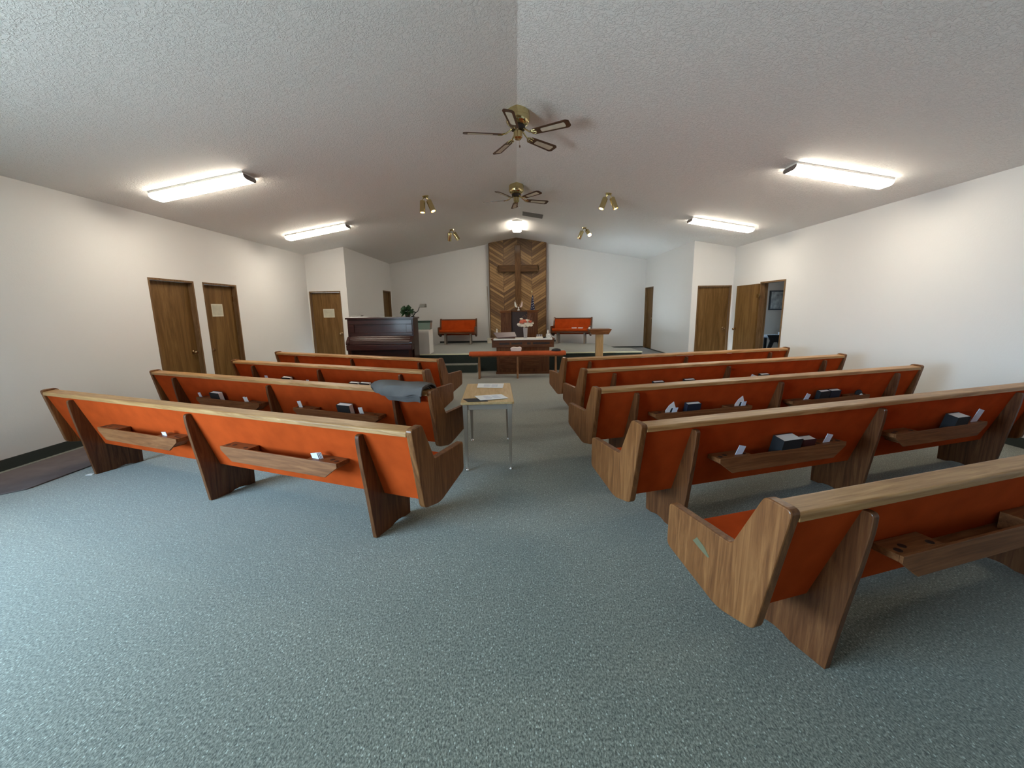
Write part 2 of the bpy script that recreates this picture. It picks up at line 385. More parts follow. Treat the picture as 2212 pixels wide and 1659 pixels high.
# hairline drywall seam on the left slope
def seam_pt(x, y): return (x, y, zc(x)-0.0015)
seam = MB()
pts = [(-2.02, 1.9), (-1.99, 2.3), (-2.0, 2.62), (-1.98, 2.95), (-1.985, 3.3), (-1.965, 3.6)]
for i in range(len(pts)-1):
    (xa, ya), (xb, yb) = pts[i], pts[i+1]; wd = 0.006
    seam.hexa([seam_pt(xa-wd, ya), seam_pt(xa+wd, ya), seam_pt(xb+wd, yb), seam_pt(xb-wd, yb)],
              [(p[0], p[1], p[2]+0.004) for p in (seam_pt(xa-wd, ya), seam_pt(xa+wd, ya), seam_pt(xb+wd, yb), seam_pt(xb-wd, yb))])
# stage and its lower side floors
mb = MB().box((XBL-0.12, YB0, 0), (-3.1, YBK, ZLOW)); mb.box((3.18, YB0, 0), (XBR+0.12, YBK, ZLOW)); mb.box((-3.1, YBK-1.6, 0), (3.18, YBK, ZLOW-0.001))
tag(obj('stage_side_floor', mb, M['riser']), 'dark green lower floor beside the stage platform', 'floor', kind='structure')
poly = [(-3.1, YB0), (3.18, YB0), (3.18, 11.45), (2.76, 11.66), (2.74, 12.79), (2.54, 13.19), (1.92, 13.3), (1.34, YBK), (-2.62, YBK), (-2.63, 13.1), (-3.1, 12.6)]
st = bpy.data.objects.new('stage_platform', None); COL.objects.link(st); tag(st, 'raised carpeted stage platform with a pale front nosing', 'stage', kind='structure')
obj('platform_base', MB().prism(poly, 0.0, ZST-0.02, 'z'), M['riser'], st)
obj('platform_top', MB().prism(poly, ZST-0.02, ZST, 'z'), M['carpet'], st)
obj('nosing', MB().box((-2.62, YB0-0.018, ZST-0.022), (3.19, YB0+0.02, ZST+0.006)), M['nosing'], st, bevel=0.003)
sp = bpy.data.objects.new('stage_step', None); COL.objects.link(sp); tag(sp, 'low carpeted step left of the communion table', 'step', kind='structure')
obj('riser_box', MB().box((-2.4, 10.17, 0), (-0.98, YB0-0.02, ZLOW-0.02)), M['riser'], sp)
obj('tread', MB().hexa([(-2.4, 10.16, ZLOW-0.02), (-0.98, 10.16, ZLOW-0.02), (-0.98, YB0-0.02, ZLOW-0.02), (-2.4, YB0-0.02, ZLOW-0.02)],
                       [(-2.4, 10.16, ZLOW), (-0.98, 10.16, ZLOW), (-0.98, YB0-0.02, ZLOW), (-2.4, YB0-0.02, ZLOW)]), M['carpet'], sp)
# baseboards
def base(name, a, b, label='dark green base along the wall'):
    tag(obj(name, MB().box(a, b), M['base']), label, 'baseboard', kind='structure')
mb = MB()
for y0, y1 in ((YREAR, 5.9), (6.78, 6.93), (7.81, YB0)): mb.box((XL, y0, 0), (XL+0.012, y1, 0.11))
tag(obj('baseboard_left', mb, M['base']), 'dark green base along the left wall', 'baseboard', kind='structure')
mb = MB()
for y0, y1 in ((YREAR, 8.41), (9.3, YB0)): mb.box((XR-0.012, y0, 0), (XR, y1, 0.11))
tag(obj('baseboard_right', mb, M['base']), 'dark green base along the right wall', 'baseboard', kind='structure')
mb = MB().box((-2.62, YBK-0.012, ZST), (-0.87, YBK, ZST+0.06)).box((1.02, YBK-0.012, ZST), (1.36, YBK, ZST+0.06)).box((1.36, YBK-0.012, ZLOW), (XBR, YBK, ZLOW+0.04))
tag(obj('baseboard_back', mb, M['base']), 'dark base along the white back wall', 'baseboard', kind='structure')
base('baseboard_side', (XBR-0.012, YB0+0.12, ZLOW), (XBR, 13.33, ZLOW+0.03), 'dark base along the wall right of the stage')

# ------------------------------------------------------------------ doors (recessed leaves in wood jambs)
def knob_mb(ax, s):     # knob growing along +/- axis from the origin
    mb = MB().lathe([(0.001, 0), (0.032, 0.0), (0.032, 0.006), (0.012, 0.012), (0.012, 0.03), (0.026, 0.038), (0.03, 0.052), (0.024, 0.066), (0.001, 0.07)], seg=16)
    R = Matrix.Rotation(PI/2*s, 4, 'Y') if ax == 'x' else Matrix.Rotation(-PI/2*s, 4, 'X')
    return mb.xf(R)
def door(nm, label, ax, face, a0, a1, s, knob_at, ztop=DT, zbot=0.0, kz=0.92, hinge_at=None):
    """ax: wall normal axis; face: wall surface coordinate; s: +1 if the hall lies on the + side"""
    def B(n0, n1, u0, u1, z0, z1):
        n0, n1 = sorted((n0, n1)); mb = MB()
        return mb.box((n0, u0, z0), (n1, u1, z1)) if ax == 'x' else mb.box((u0, n0, z0), (u1, n1, z1))
    d = obj(nm, B(face-s*0.07, face-s*0.105, a0+0.03, a1-0.03, zbot+0.01, ztop-0.03), M['door']); tag(d, label, 'door', kind='structure')
    fr = MB()
    for bx in (B(face+s*0.004, face-s*0.13, a0, a0+0.028, zbot, ztop), B(face+s*0.004, face-s*0.13, a1-0.028, a1, zbot, ztop), B(face+s*0.004, face-s*0.13, a0+0.028, a1-0.028, ztop-0.028, ztop)):
        fr.add(bx.v, bx.f)
    obj('door_frame', fr, M['jamb'], d)
    k = knob_mb(ax, s); p = (face-s*0.07, knob_at, kz) if ax == 'x' else (knob_at, face-s*0.07, kz)
    obj('knob', k, M['knobm'], d, smooth=True, loc=p)
    if hinge_at:
        h = MB()
        for z in (ztop-0.3, zbot+0.35):
            q = B(face-s*0.062, face-s*0.07, hinge_at-0.012, hinge_at+0.012, z, z+0.09); h.add(q.v, q.f)
        obj('hinge', h, M['knobm'], d)
    return d
door('door_1', 'plain brown door nearest on the left wall', 'x', XL, 5.92, 6.76, 1, 6.64, hinge_at=5.965)
door('door_2', 'brown door with a notice on the left wall', 'x', XL, 6.95, 7.79, 1, 7.03, hinge_at=7.745)
door('door_3', 'brown door with a notice left of the piano', 'y', YB0, -5.142, -4.357, -1, -4.44, kz=1.0)
door('door_4', 'brown door in the white wall right of the stage', 'y', YB0, 4.493, 5.327, -1, 5.21, kz=1.0)
door('door_5', 'dark brown door left of the stage at the back corner', 'x', XBL, 13.3, 14.1, 1, 13.4, ztop=2.2, zbot=ZLOW, kz=1.2)
door('door_6', 'dark brown door right of the stage at the back corner', 'x', XBR, 13.35, 14.17, -1, 13.45, ztop=2.2, zbot=ZLOW, kz=1.2)
# open doorway: frame plus leaf folded back on the wall
fr = MB().box((XR-0.012, 8.43, 0), (XR+0.15, 8.46, DT)).box((XR-0.012, 9.255, 0), (XR+0.15, 9.285, DT)).box((XR-0.012, 8.46, DT-0.03), (XR+0.15, 9.255, DT)).box((XR+0.05, 9.235, 0), (XR+0.09, 9.255, DT-0.03))
tag(obj('trim_1', fr, M['jamb']), 'brown wood frame of the open doorway', 'door frame', kind='structure')
d = obj('door_7', MB().box((XR-0.05, 9.275, 0.02), (XR-0.014, 10.17, 2.015)), M['door']); tag(d, 'open brown door folded back against the right wall', 'door', kind='structure')
obj('knob', knob_mb('x', -1), M['knobm'], d, smooth=True, loc=(XR-0.05, 10.1, 1.0))
obj('hinge', MB().box((XR-0.058, 9.215, 1.72), (XR-0.05, 9.31, 1.80)), M['brass'], d)
# notices on doors
def notice(loc, rz, w_, h_, label):
    t = thing('door_notice', label, 'notice', loc, rz)
    obj('sheet', MB().box((-w_/2, -0.003, -h_/2), (w_/2, 0, h_/2)), M['notice'], t)
    obj('printed_area', MB().box((-w_/2+0.018, -0.0045, -h_/2+0.02), (w_/2-0.018, -0.003, h_/2-0.02)), M['noticein'], t)
notice((XL-0.07, 7.315, 1.593), PI/2, 0.275, 0.215, 'cream paper notice on the second door of the left wall')
notice((-4.72, YB0+0.0705, 1.512), 0, 0.28, 0.215, 'cream paper notice on the door left of the piano')
tag(obj('wall_outlet', MB().box((XBR-0.006, 12.05, 0.62), (XBR, 12.12, 0.74)), M['white'], bevel=0.002), 'small white outlet plate on the wall right of the stage', 'outlet')

# ------------------------------------------------------------------ windows and glazed door (out of view, they light the hall)
def window(nm, label, ax, face, s, a0, a1, z0, z1, mull):
    def B(n0, n1, u0, u1, w0, w1):
        n0, n1 = sorted((n0, n1)); mb = MB()
        return mb.box((n0, u0, w0), (n1, u1, w1)) if ax == 'x' else mb.box((u0, n0, w0), (u1, n1, w1))
    fr = MB()
    us = [a0] + mull + [a1]
    for u in us:
        lo, hi = (u, u+0.05) if u == a0 else ((u-0.05, u) if u == a1 else (u-0.025, u+0.025))
        q = B(face-s*0.05, face-s*0.1, lo, hi, z0, z1); fr.add(q.v, q.f)
    for a, b in zip(us, us[1:]):
        ua = a+0.05 if a == a0 else a+0.025; ub = b-0.05 if b == a1 else b-0.025
        for w0, w1 in ((z0, z0+0.05), (z1-0.05, z1)):
            q = B(face-s*0.05, face-s*0.1, ua, ub, w0, w1); fr.add(q.v, q.f)
    o = obj(nm, fr, M['white']); tag(o, label, 'window', kind='structure')
    g = B(face-s*0.07, face-s*0.076, a0+0.05, a1-0.05, z0+0.05, z1-0.05); obj('pane', g, M['glass'], o)
    c = (a0+a1)/2; zz = (z0+z1)/2
    if ax == 'x': portal('daylight_portal', (face-s*0.16, c, zz), (0, PI/2*(-1 if s > 0 else 1), 0), z1-z0, a1-a0)
    else: portal('daylight_portal', (c, face-s*0.16, zz), (PI/2*s, 0, 0), a1-a0, z1-z0)
window('window_1', 'wide window band in the left wall behind the camera', 'x', XL, 1, -2.5, 1.5, 0.5, 2.0, [-1.5, -0.5, 0.5])
x0 = XL-0.14

# ------------------------------------------------------------------ pews
PROF = [(0.0, 0.825), (0.1152, 0.8326), (0.2434, 0.567), (0.6347, 0.567), (0.6362, 0.3412), (0.2625, 0.2307), (0.1021, 0.2858)]
PROF = [(0.0, 0.825), (0.1152, 0.8326), (0.2434, 0.567), (0.6347, 0.567), (0.6362, 0.3412), (0.29, 0.236), (0.105, 0.277)]
TH = 0.044
def back_y(z): return 0.026 + (0.775-z)*0.352
def build_pew(L, s, sups, racks, label, loc, rz, group):
    pew = thing('church_pew', label, 'pew', loc, rz, group)
    def X(a, b): return (min(s*a, s*b), max(s*a, s*b))
    ep = fillet(PROF, [0.028, 0.028, 0.02, 0.03, 0.03, 0.05, 0.03])
    for a in (0, L-TH):
        obj('end_panel', MB().prism(ep, *X(a, a+TH)), M['oak_y'], pew, bevel=0.006)
    # top rail
    rl = fillet([(0.006, 0.775), (0.006, 0.808), (0.105, 0.818), (0.122, 0.785), (0.115, 0.765)], [0, 0.012, 0.008, 0, 0])
    obj('top_rail', MB().prism(rl, *X(TH, L-TH)), M['rail'], pew, bevel=0.002)
    # upholstered back (both faces) and seat
    bp = [(back_y(0.77), 0.77), (back_y(0.77)+0.035, 0.765), (back_y(0.46)+0.06, 0.45), (back_y(0.30)+0.03, 0.30), (back_y(0.282), 0.282)]
    obj('backrest', MB().prism(bp, *X(TH, L-TH)), M['orange'], pew)
    sp_ = [(0.195, 0.40), (0.215, 0.455), (0.58, 0.48), (0.605, 0.45), (0.60, 0.41), (0.2, 0.37)]
    obj('seat', MB().prism(fillet(sp_, [0, 0.01, 0.02, 0.015, 0.01, 0]), *X(TH, L-TH)), M['orange'], pew, smooth=True)
    sb = [(0.205, 0.335), (0.205, 0.369), (0.6, 0.409), (0.6, 0.365), (0.22, 0.315)]
    obj('seat_board', MB().prism(sb, *X(TH, L-TH)), M['oak_x'], pew, bevel=0.002)
    # supports: fin up the back plus pedestal
    for d in sups:
        fin = [(-0.009, 0.757), (back_y(0.752)+0.012, 0.755), (back_y(0.285)+0.004, 0.281), (0.225, 0.281), (0.24, 0.312), (0.487, 0.348), (0.479, 0.0), (0.41, 0.0),
               (0.37, 0.012), (0.33, 0.016), (0.29, 0.012), (0.25, 0.0), (0.0876, 0.0), (0.042, 0.34), (0.014, 0.52), (-0.006, 0.68)]
        fp = fillet(fin, [0.045, 0.02]+[0]*11+[0.1, 0.1, 0.03])
        obj('support', MB().prism(fp, *X(d, d+0.032)), M['oak_z'], pew, bevel=0.004)
    for a, b in racks:
        rk = MB()
        y1 = -0.008; zt, zb = 0.543, 0.445
        # sloped-ended front board
        fbp = [(s*a, zt), (s*b, zt), (s*b, zt-0.03), (s*(b-0.11), zb-0.012), (s*(a+0.11), zb-0.012), (s*a, zt-0.03)]
        rk.prism(fbp, y1, y1+0.014, 'y')
        rack = obj('book_rack', rk, M['oak_x'], pew, bevel=0.002)
        bl = MB().hexa([(s*(a+0.13), y1+0.014, zb), (s*(b-0.13), y1+0.014, zb), (s*(b-0.13), back_y(zb)-0.002, zb), (s*(a+0.13), back_y(zb)-0.002, zb)],
                       [(s*(a+0.13), y1+0.014, zb+0.012), (s*(b-0.13), y1+0.014, zb+0.012), (s*(b-0.13), back_y(zb)-0.004, zb+0.012), (s*(a+0.13), back_y(zb)-0.004, zb+0.012)])
        obj('shelf_bottom', bl, M['oak_x'], rack)
        for (u0, u1) in ((a, a+0.27), (b-0.27, b)):
            yb_ = back_y(zt)-0.002
            e0, e1 = (u0, u1)
            if u0 == a: prof_ = [(u0, zt-0.001), (u1, zt-0.001), (u1, zb+0.014), (u0+0.10, zb+0.014), (u0, zt-0.03)]
            else: prof_ = [(u0, zt-0.001), (u1, zt-0.001), (u1, zt-0.03), (u1-0.10, zb+0.014), (u0, zb+0.014)]
            q = MB().prism([(s*x_, z_) for x_, z_ in prof_], y1+0.0145, yb_, 'y')
            o = obj('cup_block', q, M['oak_x'], rack, bevel=0.0015)
            for t in (0.035, 0.085, 0.225):
                uu = (u0+t) if u0 == a else (u1-t)
                obj('cup_hole_shade', MB().lathe([(0.001, 0), (0.0155, 0.0), (0.0155, 0.0012), (0.001, 0.0012)], (s*uu, 0.032 if t != 0.085 else 0.048, zt-0.0008), 14), M['recess_dk'], rack)  # flat dark disc paints the shade of a hole on the uncut block
    return pew
def pf(pw, dx, y, z):   # pew frame -> world
    ox, oy, a, s = pw
    return (ox+s*dx*math.cos(a)-y*math.sin(a), oy+s*dx*math.sin(a)+y*math.cos(a), z)
PEWS = {
 'L1': (-0.6297, 2.3486, -0.3621, -1, 4.25), 'L2': (-0.7638, 3.5663, -0.3859, -1, 4.25), 'L3': (-1.1017, 4.8659, -0.4031, -1, 3.60), 'L4': (-1.1502, 6.057, -0.4281, -1, 3.67),
 'R5': (0.9382, 1.316, 0.2989, 1, 4.17), 'R4': (0.7504, 2.3977, 0.2999, 1, 4.17), 'R3': (0.7157, 3.5803, 0.2863, 1, 4.17), 'R2': (0.7944, 4.7749, 0.2918, 1, 4.17), 'R1': (0.7042, 5.9468, 0.2829, 1, 4.17)}
LAB = {
 'L1': 'nearest left pew, brightly lit orange back and almost empty racks', 'L2': 'left pew with a grey blue sweater over its aisle end',
 'L3': 'third left pew from the camera, between the sweater pew and the front pew', 'L4': 'front left pew, just before the piano',
 'R5': 'nearest right pew, large wooden end panel with a pale scuff', 'R4': 'second right pew from the camera with large black books in its racks',
 'R3': 'middle of the five right pews, folded papers in its racks', 'R2': 'fourth right pew from the camera, second from the stage', 'R1': 'front right pew, nearest the stage and kneeling bench'}
for k, (ox, oy, a, s, L) in PEWS.items():
    if L > 3.9: sups = (0.392, 2.075, 3.75); racks = ((0.595, 1.72), (2.24, 3.34))
    else: sups = (0.36, 1.745, 3.10); racks = ((0.52, 1.56), (1.93, 2.97))
    build_pew(L, s, sups, racks, LAB[k], (ox, oy, 0), a, 'orange church pews facing the stage')
    if k == 'R5':
        sc_ = MB().hexa([(0,)*3]*4, [(0,)*3]*4); sc_ = MB()
        sc_.add([(-0.0012, 0.415, 0.520), (-0.0012, 0.375, 0.494), (-0.0012, 0.352, 0.488), (-0.0012, 0.372, 0.508), (-0.0012, 0.40, 0.515)], [(0, 1, 2, 3, 4)])
        sc_ = MB().prism([(0.455, 0.462), (0.43, 0.490), (0.385, 0.470), (0.35, 0.440), (0.36, 0.432), (0.41, 0.446)], -0.0012, 0.0005)
        p5 = [o for o in COL.objects if o.get('label') == LAB['R5']][0]
        obj('scuff_mark', sc_, flat('pale_scuff', (0.12, 0.105, 0.05), 0.7), p5, label='pale scuff on the end panel')

# books and cards in the racks
def lean_frame(k, dx, z0=0.462, y0=0.045, lean=-0.14):
    ox, oy, a, s, L = PEWS[k]
    p = pf((ox, oy, a, s), dx, y0, z0)
    return p, a
book_src = {}
def book(k, dx, w_, h_, th, cov, label, group, y0=0.058, rz=0.0):
    p, a = lean_frame(k, dx, y0=y0)
    t = thing('hymnal', label, 'book', p, a+rz, group)
    t.rotation_euler = (-0.0, 0, a+rz)
    t.rotation_euler = (0.22, 0, a+rz)
    key = (w_, h_, th, cov)
    if key not in book_src:
        c = MB().box((-w_/2, -th/2, 0), (w_/2, -th/2+0.004, h_)); c.box((-w_/2, th/2-0.004, 0), (w_/2, th/2, h_)); c.box((-w_/2, -th/2+0.004, 0), (-w_/2+0.004, th/2-0.004, h_))
        pg = MB().box((-w_/2+0.004, -th/2+0.0042, 0.003), (w_/2-0.003, th/2-0.0042, h_-0.003))
        c1 = obj('cover', c, M[cov], t); g1 = obj('pages', pg, M['pages'], t)
        book_src[key] = (c1, g1)
    else:
        for src in book_src[key]:
            q = src.copy(); COL.objects.link(q); q.parent = t
def card(k, dx, w_, h_, mat, label, group, tilt=0.0, y0=0.04, z0=0.50, nm='pew_card', lean=0.2):
    p, a = lean_frame(k, dx, z0=z0, y0=y0)
    o = obj(nm, MB().box((-w_/2, -0.002, 0), (w_/2, 0.002, h_)), M[mat], loc=p, rot=(lean, tilt, a))
    tag(o, label, 'card', group); return o
GB, GC = 'hymnals in the pew racks', 'cards in the pew racks'
def row(k): return {'L1': 'nearest left pew', 'L2': 'sweater pew', 'L3': 'third left pew', 'L4': 'front left pew', 'R5': 'nearest right pew', 'R4': 'second right pew', 'R3': 'middle right pew', 'R2': 'fourth right pew', 'R1': 'front right pew'}[k]
book('R4', 1.195, 0.17, 0.165, 0.09, 'black', 'thick black book in the second right pew, rack nearer the aisle', GB)
book('R4', 1.375, 0.115, 0.14, 0.06, 'maroon', 'small dark red book beside the thick black one in the second right pew', GB)
book('R4', 3.005, 0.16, 0.165, 0.085, 'black', 'thick black book in the second right pew, rack nearer the wall', GB)
card('R4', 0.77, 0.055, 0.11, 'cardb', 'pale blue card in the second right pew, at the aisle end', GC, 0.25)
card('R4', 1.56, 0.055, 0.11, 'cardb', 'pale card right of the dark red book in the second right pew', GC, 0.25)
card('R4', 3.22, 0.07, 0.16, 'cardb', 'tall tilted pale card at the wall end of the second right pew', GC, 0.3)
book('R3', 1.035, 0.155, 0.155, 0.05, 'navy', 'navy book in the middle right pew, between two folded papers', GB)
book('R3', 2.695, 0.14, 0.165, 0.05, 'black', 'black book, left of the pair in the middle right pew', GB)
book('R3', 2.845, 0.14, 0.165, 0.05, 'navy', 'navy book, right of the pair in the middle right pew', GB)
def folded(k, dx, label):
    p, a = lean_frame(k, dx, z0=0.50, y0=0.03)
    t = thing('folded_papers', label, 'papers', p, a, 'folded papers in the middle right pew')
    mb = MB().prism([(-0.045, 0.0), (0.03, 0.0), (0.06, 0.075), (0.03, 0.145), (-0.02, 0.11), (-0.055, 0.06)], 0.0, 0.003, 'y')
    obj('open_sheet', mb, M['paper'], t, rot=(0.1, 0, 0))
    obj('dark_fold', MB().prism([(-0.022, 0.0), (0.03, 0.0), (0.072, 0.08), (0.01, 0.08)], -0.010, -0.006, 'y'), M['black'], t)
    obj('front_card', MB().prism([(-0.008, 0.0), (0.048, 0.0), (0.078, 0.085), (0.022, 0.085)], -0.02, -0.017, 'y'), M['cardb'], t)
folded('R3', 0.78, 'folded papers at the aisle end of the middle right pew')
folded('R3', 1.585, 'folded papers right of the navy book, near the centre support')
card('R3', 2.45, 0.055, 0.11, 'cardb', 'pale card left of the two dark books in the middle right pew', GC, 0.3)
blk = thing('black_pouch', 'small black pouch with a white tip in the middle right pew', 'pouch', lean_frame('R3', 3.24, z0=0.505)[0], PEWS['R3'][2])
obj('pouch_body', MB().ball((0, 0, 0.045), 0.05, sq=(1, 0.5, 0.9)), M['black'], blk, smooth=True)
obj('white_tip', MB().ball((0.0, -0.03, 0.03), 0.02, sq=(1.2, 0.5, 1)), M['paper'], blk, smooth=True)
book('R2', 1.03, 0.15, 0.16, 0.05, 'black', 'black book at the aisle end of the fourth right pew', GB)
book('R2', 1.49, 0.155, 0.16, 0.05, 'black', 'black book near the centre support of the fourth right pew', GB)
book('R2', 2.70, 0.145, 0.16, 0.05, 'black', 'black book near the wall end of the fourth right pew', GB)
card('R2', 2.49, 0.1, 0.12, 'paper', 'curled white paper left of the far book in the fourth right pew', GC, 0.35)
card('R2', 1.6, 0.05, 0.085, 'cardb', 'card tip right of the middle book in the fourth right pew', GC, 0.1)
card('R2', 3.27, 0.05, 0.095, 'cardb', 'card tip at the wall end of the fourth right pew', GC, 0.1)
card('R2', 0.78, 0.06, 0.09, 'cardb', 'card tip at the aisle end of the fourth right pew', GC, 0.1)
book('L2', 3.01, 0.165, 0.16, 0.055, 'black', 'black book in the sweater pew, rack nearer the left wall', GB)
book('L2', 1.035, 0.165, 0.165, 0.06, 'black', 'black book in the sweater pew, rack nearer the aisle', GB)
card('L2', 3.30, 0.045, 0.10, 'cardb', 'pale card at the left wall end of the sweater pew', GC, -0.2)
card('L2', 2.50, 0.03, 0.10, 'paper', 'left of two narrow cards near the centre of the sweater pew', GC, -0.2)
card('L2', 2.465, 0.03, 0.10, 'paper', 'right of two narrow cards near the centre of the sweater pew', GC, -0.2)
card('L2', 1.64, 0.05, 0.115, 'paper', 'white card right of the centre support in the sweater pew', GC, -0.15)
card('L2', 0.82, 0.05, 0.11, 'paper', 'white card right of the black book nearer the aisle', GC, -0.15)
book('L3', 2.415, 0.17, 0.16, 0.05, 'black', 'black book in the third left pew, rack nearer the wall', GB)
book('L3', 1.145, 0.15, 0.155, 0.05, 'black', 'left of two black books in the third left pew', GB)
book('L3', 0.955, 0.16, 0.16, 0.05, 'black', 'right of two black books in the third left pew', GB)
card('L3', 2.85, 0.06, 0.12, 'cardb', 'card left of the far book in the third left pew', GC, 0.0)
card('L3', 1.9+0.1, 0.05, 0.1, 'cardb', 'card right of the centre support in the third left pew', GC, 0.0)
card('L1', 2.44, 0.055, 0.075, 'cardb', 'pale blue card in the left rack of the nearest left pew', GC, -0.1)
st_ = thing('card_stack', 'small stack of white and blue cards in the nearest left pew', 'cards', lean_frame('L1', 0.80, z0=0.50, y0=0.035)[0], PEWS['L1'][2])
for i in range(4):
    obj('card', MB().box((-0.028+0.006*i, 0.006*i, 0), (0.028+0.006*i, 0.0025+0.006*i, 0.085-0.002*i)), M['cardb' if i % 2 == 0 else 'paper'], st_, rot=(0.2, -0.15, 0))

# sweater over the second left pew
def sweater():
    ox, oy, a, s, L = PEWS['L2']
    sw = thing('sweater', 'folded grey blue sweater draped over the pew rail near the aisle', 'sweater', (ox, oy, 0), a)
    def sheet(nm, path, x_a, x_b, th, slant, wave, rnd):
        n = 40; m_ = len(path); vs = []; fs = []
        for side in (0, 1):
            for i in range(n+1):
                u = i/n
                for j, (y, z) in enumerate(path):
                    low = max(0.0, 1-j/3.0)
                    x = -(x_a + (x_b-x_a)*u) + slant*low*u
                    rr_ = rnd*max(0.0, (u-0.86)/0.14)**2 * low
                    hem = (wave*math.sin(u*7.2+0.6)+0.35*wave*math.sin(u*17))*low
                    zz = z + rr_ + hem + 0.0035*math.sin(u*11+j*0.9)
                    yy = y + 0.004*math.sin(u*13+j)
                    a0 = path[max(j-1, 0)]; a1 = path[min(j+1, m_-1)]
                    nx, nz = a1[0]-a0[0], a1[1]-a0[1]; l = math.hypot(nx, nz) or 1
                    off = th if side == 0 else 0
                    vs.append((x, yy-nz/l*off, zz+nx/l*off))
        K = (n+1)*m_
        for i in range(n):
            for j in range(m_-1):
                q = i*m_+j; fs += [(q, q+1, q+m_+1, q+m_), (K+q, K+q+m_, K+q+m_+1, K+q+1)]
            for j in (0, m_-1):
                q = i*m_+j; fs.append((q, q+m_, K+q+m_, K+q))
        for j in range(m_-1):
            for i in (0, n):
                q = i*m_+j; fs.append((q, q+1, K+q+1, K+q))
        return obj(nm, MB().add(vs, fs), M['knit'], sw, smooth=True)
    sheet('lower_fold', [(-0.016, 0.717), (-0.017, 0.745), (-0.014, 0.78), (-0.006, 0.812), (0.01, 0.824), (0.06, 0.83), (0.11, 0.83), (0.135, 0.80), (0.15, 0.74), (0.16, 0.66)], 0.095, 0.56, 0.012, 0.09, 0.002, 0.03)
    sheet('middle_fold', [(-0.036, 0.757), (-0.036, 0.778), (-0.030, 0.805), (-0.016, 0.832), (0.012, 0.841), (0.06, 0.846), (0.11, 0.846), (0.148, 0.815), (0.165, 0.76), (0.172, 0.68)], 0.085, 0.615, 0.010, 0.06, 0.006, 0.05)
    sheet('upper_fold', [(-0.058, 0.776), (-0.056, 0.793), (-0.048, 0.820), (-0.030, 0.848), (0.010, 0.860), (0.06, 0.866), (0.11, 0.866), (0.16, 0.835), (0.18, 0.78), (0.19, 0.70)], 0.055, 0.62, 0.014, 0.02, 0.011, 0.055)
sweater()

# ------------------------------------------------------------------ aisle table
def aisle_table():
    t = thing('side_table', 'small tan topped table with grey metal legs in the aisle', 'table', (-0.30, 4.235, 0), 0.05)
    W2, L2, H = 0.25, 0.505, 0.68
    obj('tabletop', MB().prism(fillet([(-W2, -L2), (W2, -L2), (W2, L2), (-W2, L2)], 0.03), H-0.022, H, 'z'), M['tan_lam'], t, bevel=0.004)
    ap = MB()
    i_ = 0.028; h0, h1 = H-0.075, H-0.0225
    ap.box((-W2+i_, -L2+i_, h0), (W2-i_, -L2+i_+0.018, h1)).box((-W2+i_, L2-i_-0.018, h0), (W2-i_, L2-i_, h1))
    ap.box((-W2+i_, -L2+i_+0.018, h0), (-W2+i_+0.018, L2-i_-0.018, h1)).box((W2-i_-0.018, -L2+i_+0.018, h0), (W2-i_, L2-i_-0.018, h1))
    obj('apron', ap, M['greym'], t)
    for a in (-1, 1):
        for b in (-1, 1):
            cx, cy = a*(W2-i_-0.012), b*(L2-i_-0.012); sx_, sy_ = a*1, b*1
            tp = 0.022; bt = 0.012
            lo = [(cx-bt, cy-bt, 0.03), (cx+bt, cy-bt, 0.03), (cx+bt, cy+bt, 0.03), (cx-bt, cy+bt, 0.03)]
            hi = [(cx-tp, cy-tp, h1), (cx+tp, cy-tp, h1), (cx+tp, cy+tp, h1), (cx-tp, cy+tp, h1)]
            lg = obj('leg', MB().hexa(lo, hi), M['greym'], t, bevel=0.003)
            obj('glide_foot', MB().lathe([(0.001, 0), (0.017, 0.002), (0.019, 0.010), (0.010, 0.022), (0.007, 0.032), (0.001, 0.033)], (cx, cy, 0), 14), M['chrome'], lg, smooth=True)
aisle_table()
def sheet_on(pts, z, nm, mat, label, cat, lines=True, th=0.0015):
    t = thing(nm, label, cat, (0, 0, z))
    obj('page' if mat == 'paper' else 'board', MB().prism(pts, 0, th, 'z'), M[mat], t)
    if lines:
        (x0_, y0_), (x1_, y1_), (x2_, y2_), (x3_, y3_) = pts
        mbl = MB()
        for r in range(7):
            v = 0.22+0.085*r
            for (ua, ub) in ((0.25, 0.45+0.04*(r % 3)), (0.55, 0.78)):
                def q(u, v_): return (x0_*(1-u)*(1-v_)+x1_*u*(1-v_)+x2_*u*v_+x3_*(1-u)*v_, y0_*(1-u)*(1-v_)+y1_*u*(1-v_)+y2_*u*v_+y3_*(1-u)*v_)
                qs = [q(ua, v), q(ub, v), q(ub, v+0.018), q(ua, v+0.018)]
                mbl.prism(qs, th, th+0.0004, 'z')
        obj('print', mbl, M['ink'], t)
    return t
k_ = 0.8365/0.7865
sheet_on([(-0.415*1.06, 4.22*1.06), (-0.145*1.06, 4.18*1.06), (-0.138*1.06, 4.452*1.06-0.01), (-0.424*1.06, 4.50*1.06-0.04)], 0.681, 'paper_sheet', 'paper', 'white printed sheet at the far end of the aisle table', 'paper')
sheet_on([(-0.322*1.06, 3.575*1.06), (-0.075*1.06, 3.655*1.06), (-0.149*1.06, 3.842*1.06), (-0.398*1.06, 3.772*1.06)], 0.686, 'paper_sheet', 'paper', 'white printed sheet lying over the black clipboard', 'paper')
sheet_on([(-0.43*1.06, 3.535*1.06), (-0.255*1.06, 3.555*1.06), (-0.300*1.06, 3.69*1.06), (-0.488*1.06, 3.655*1.06)], 0.681, 'clipboard', 'black', 'black clipboard on the near end of the aisle table', 'clipboard', False, 0.004)

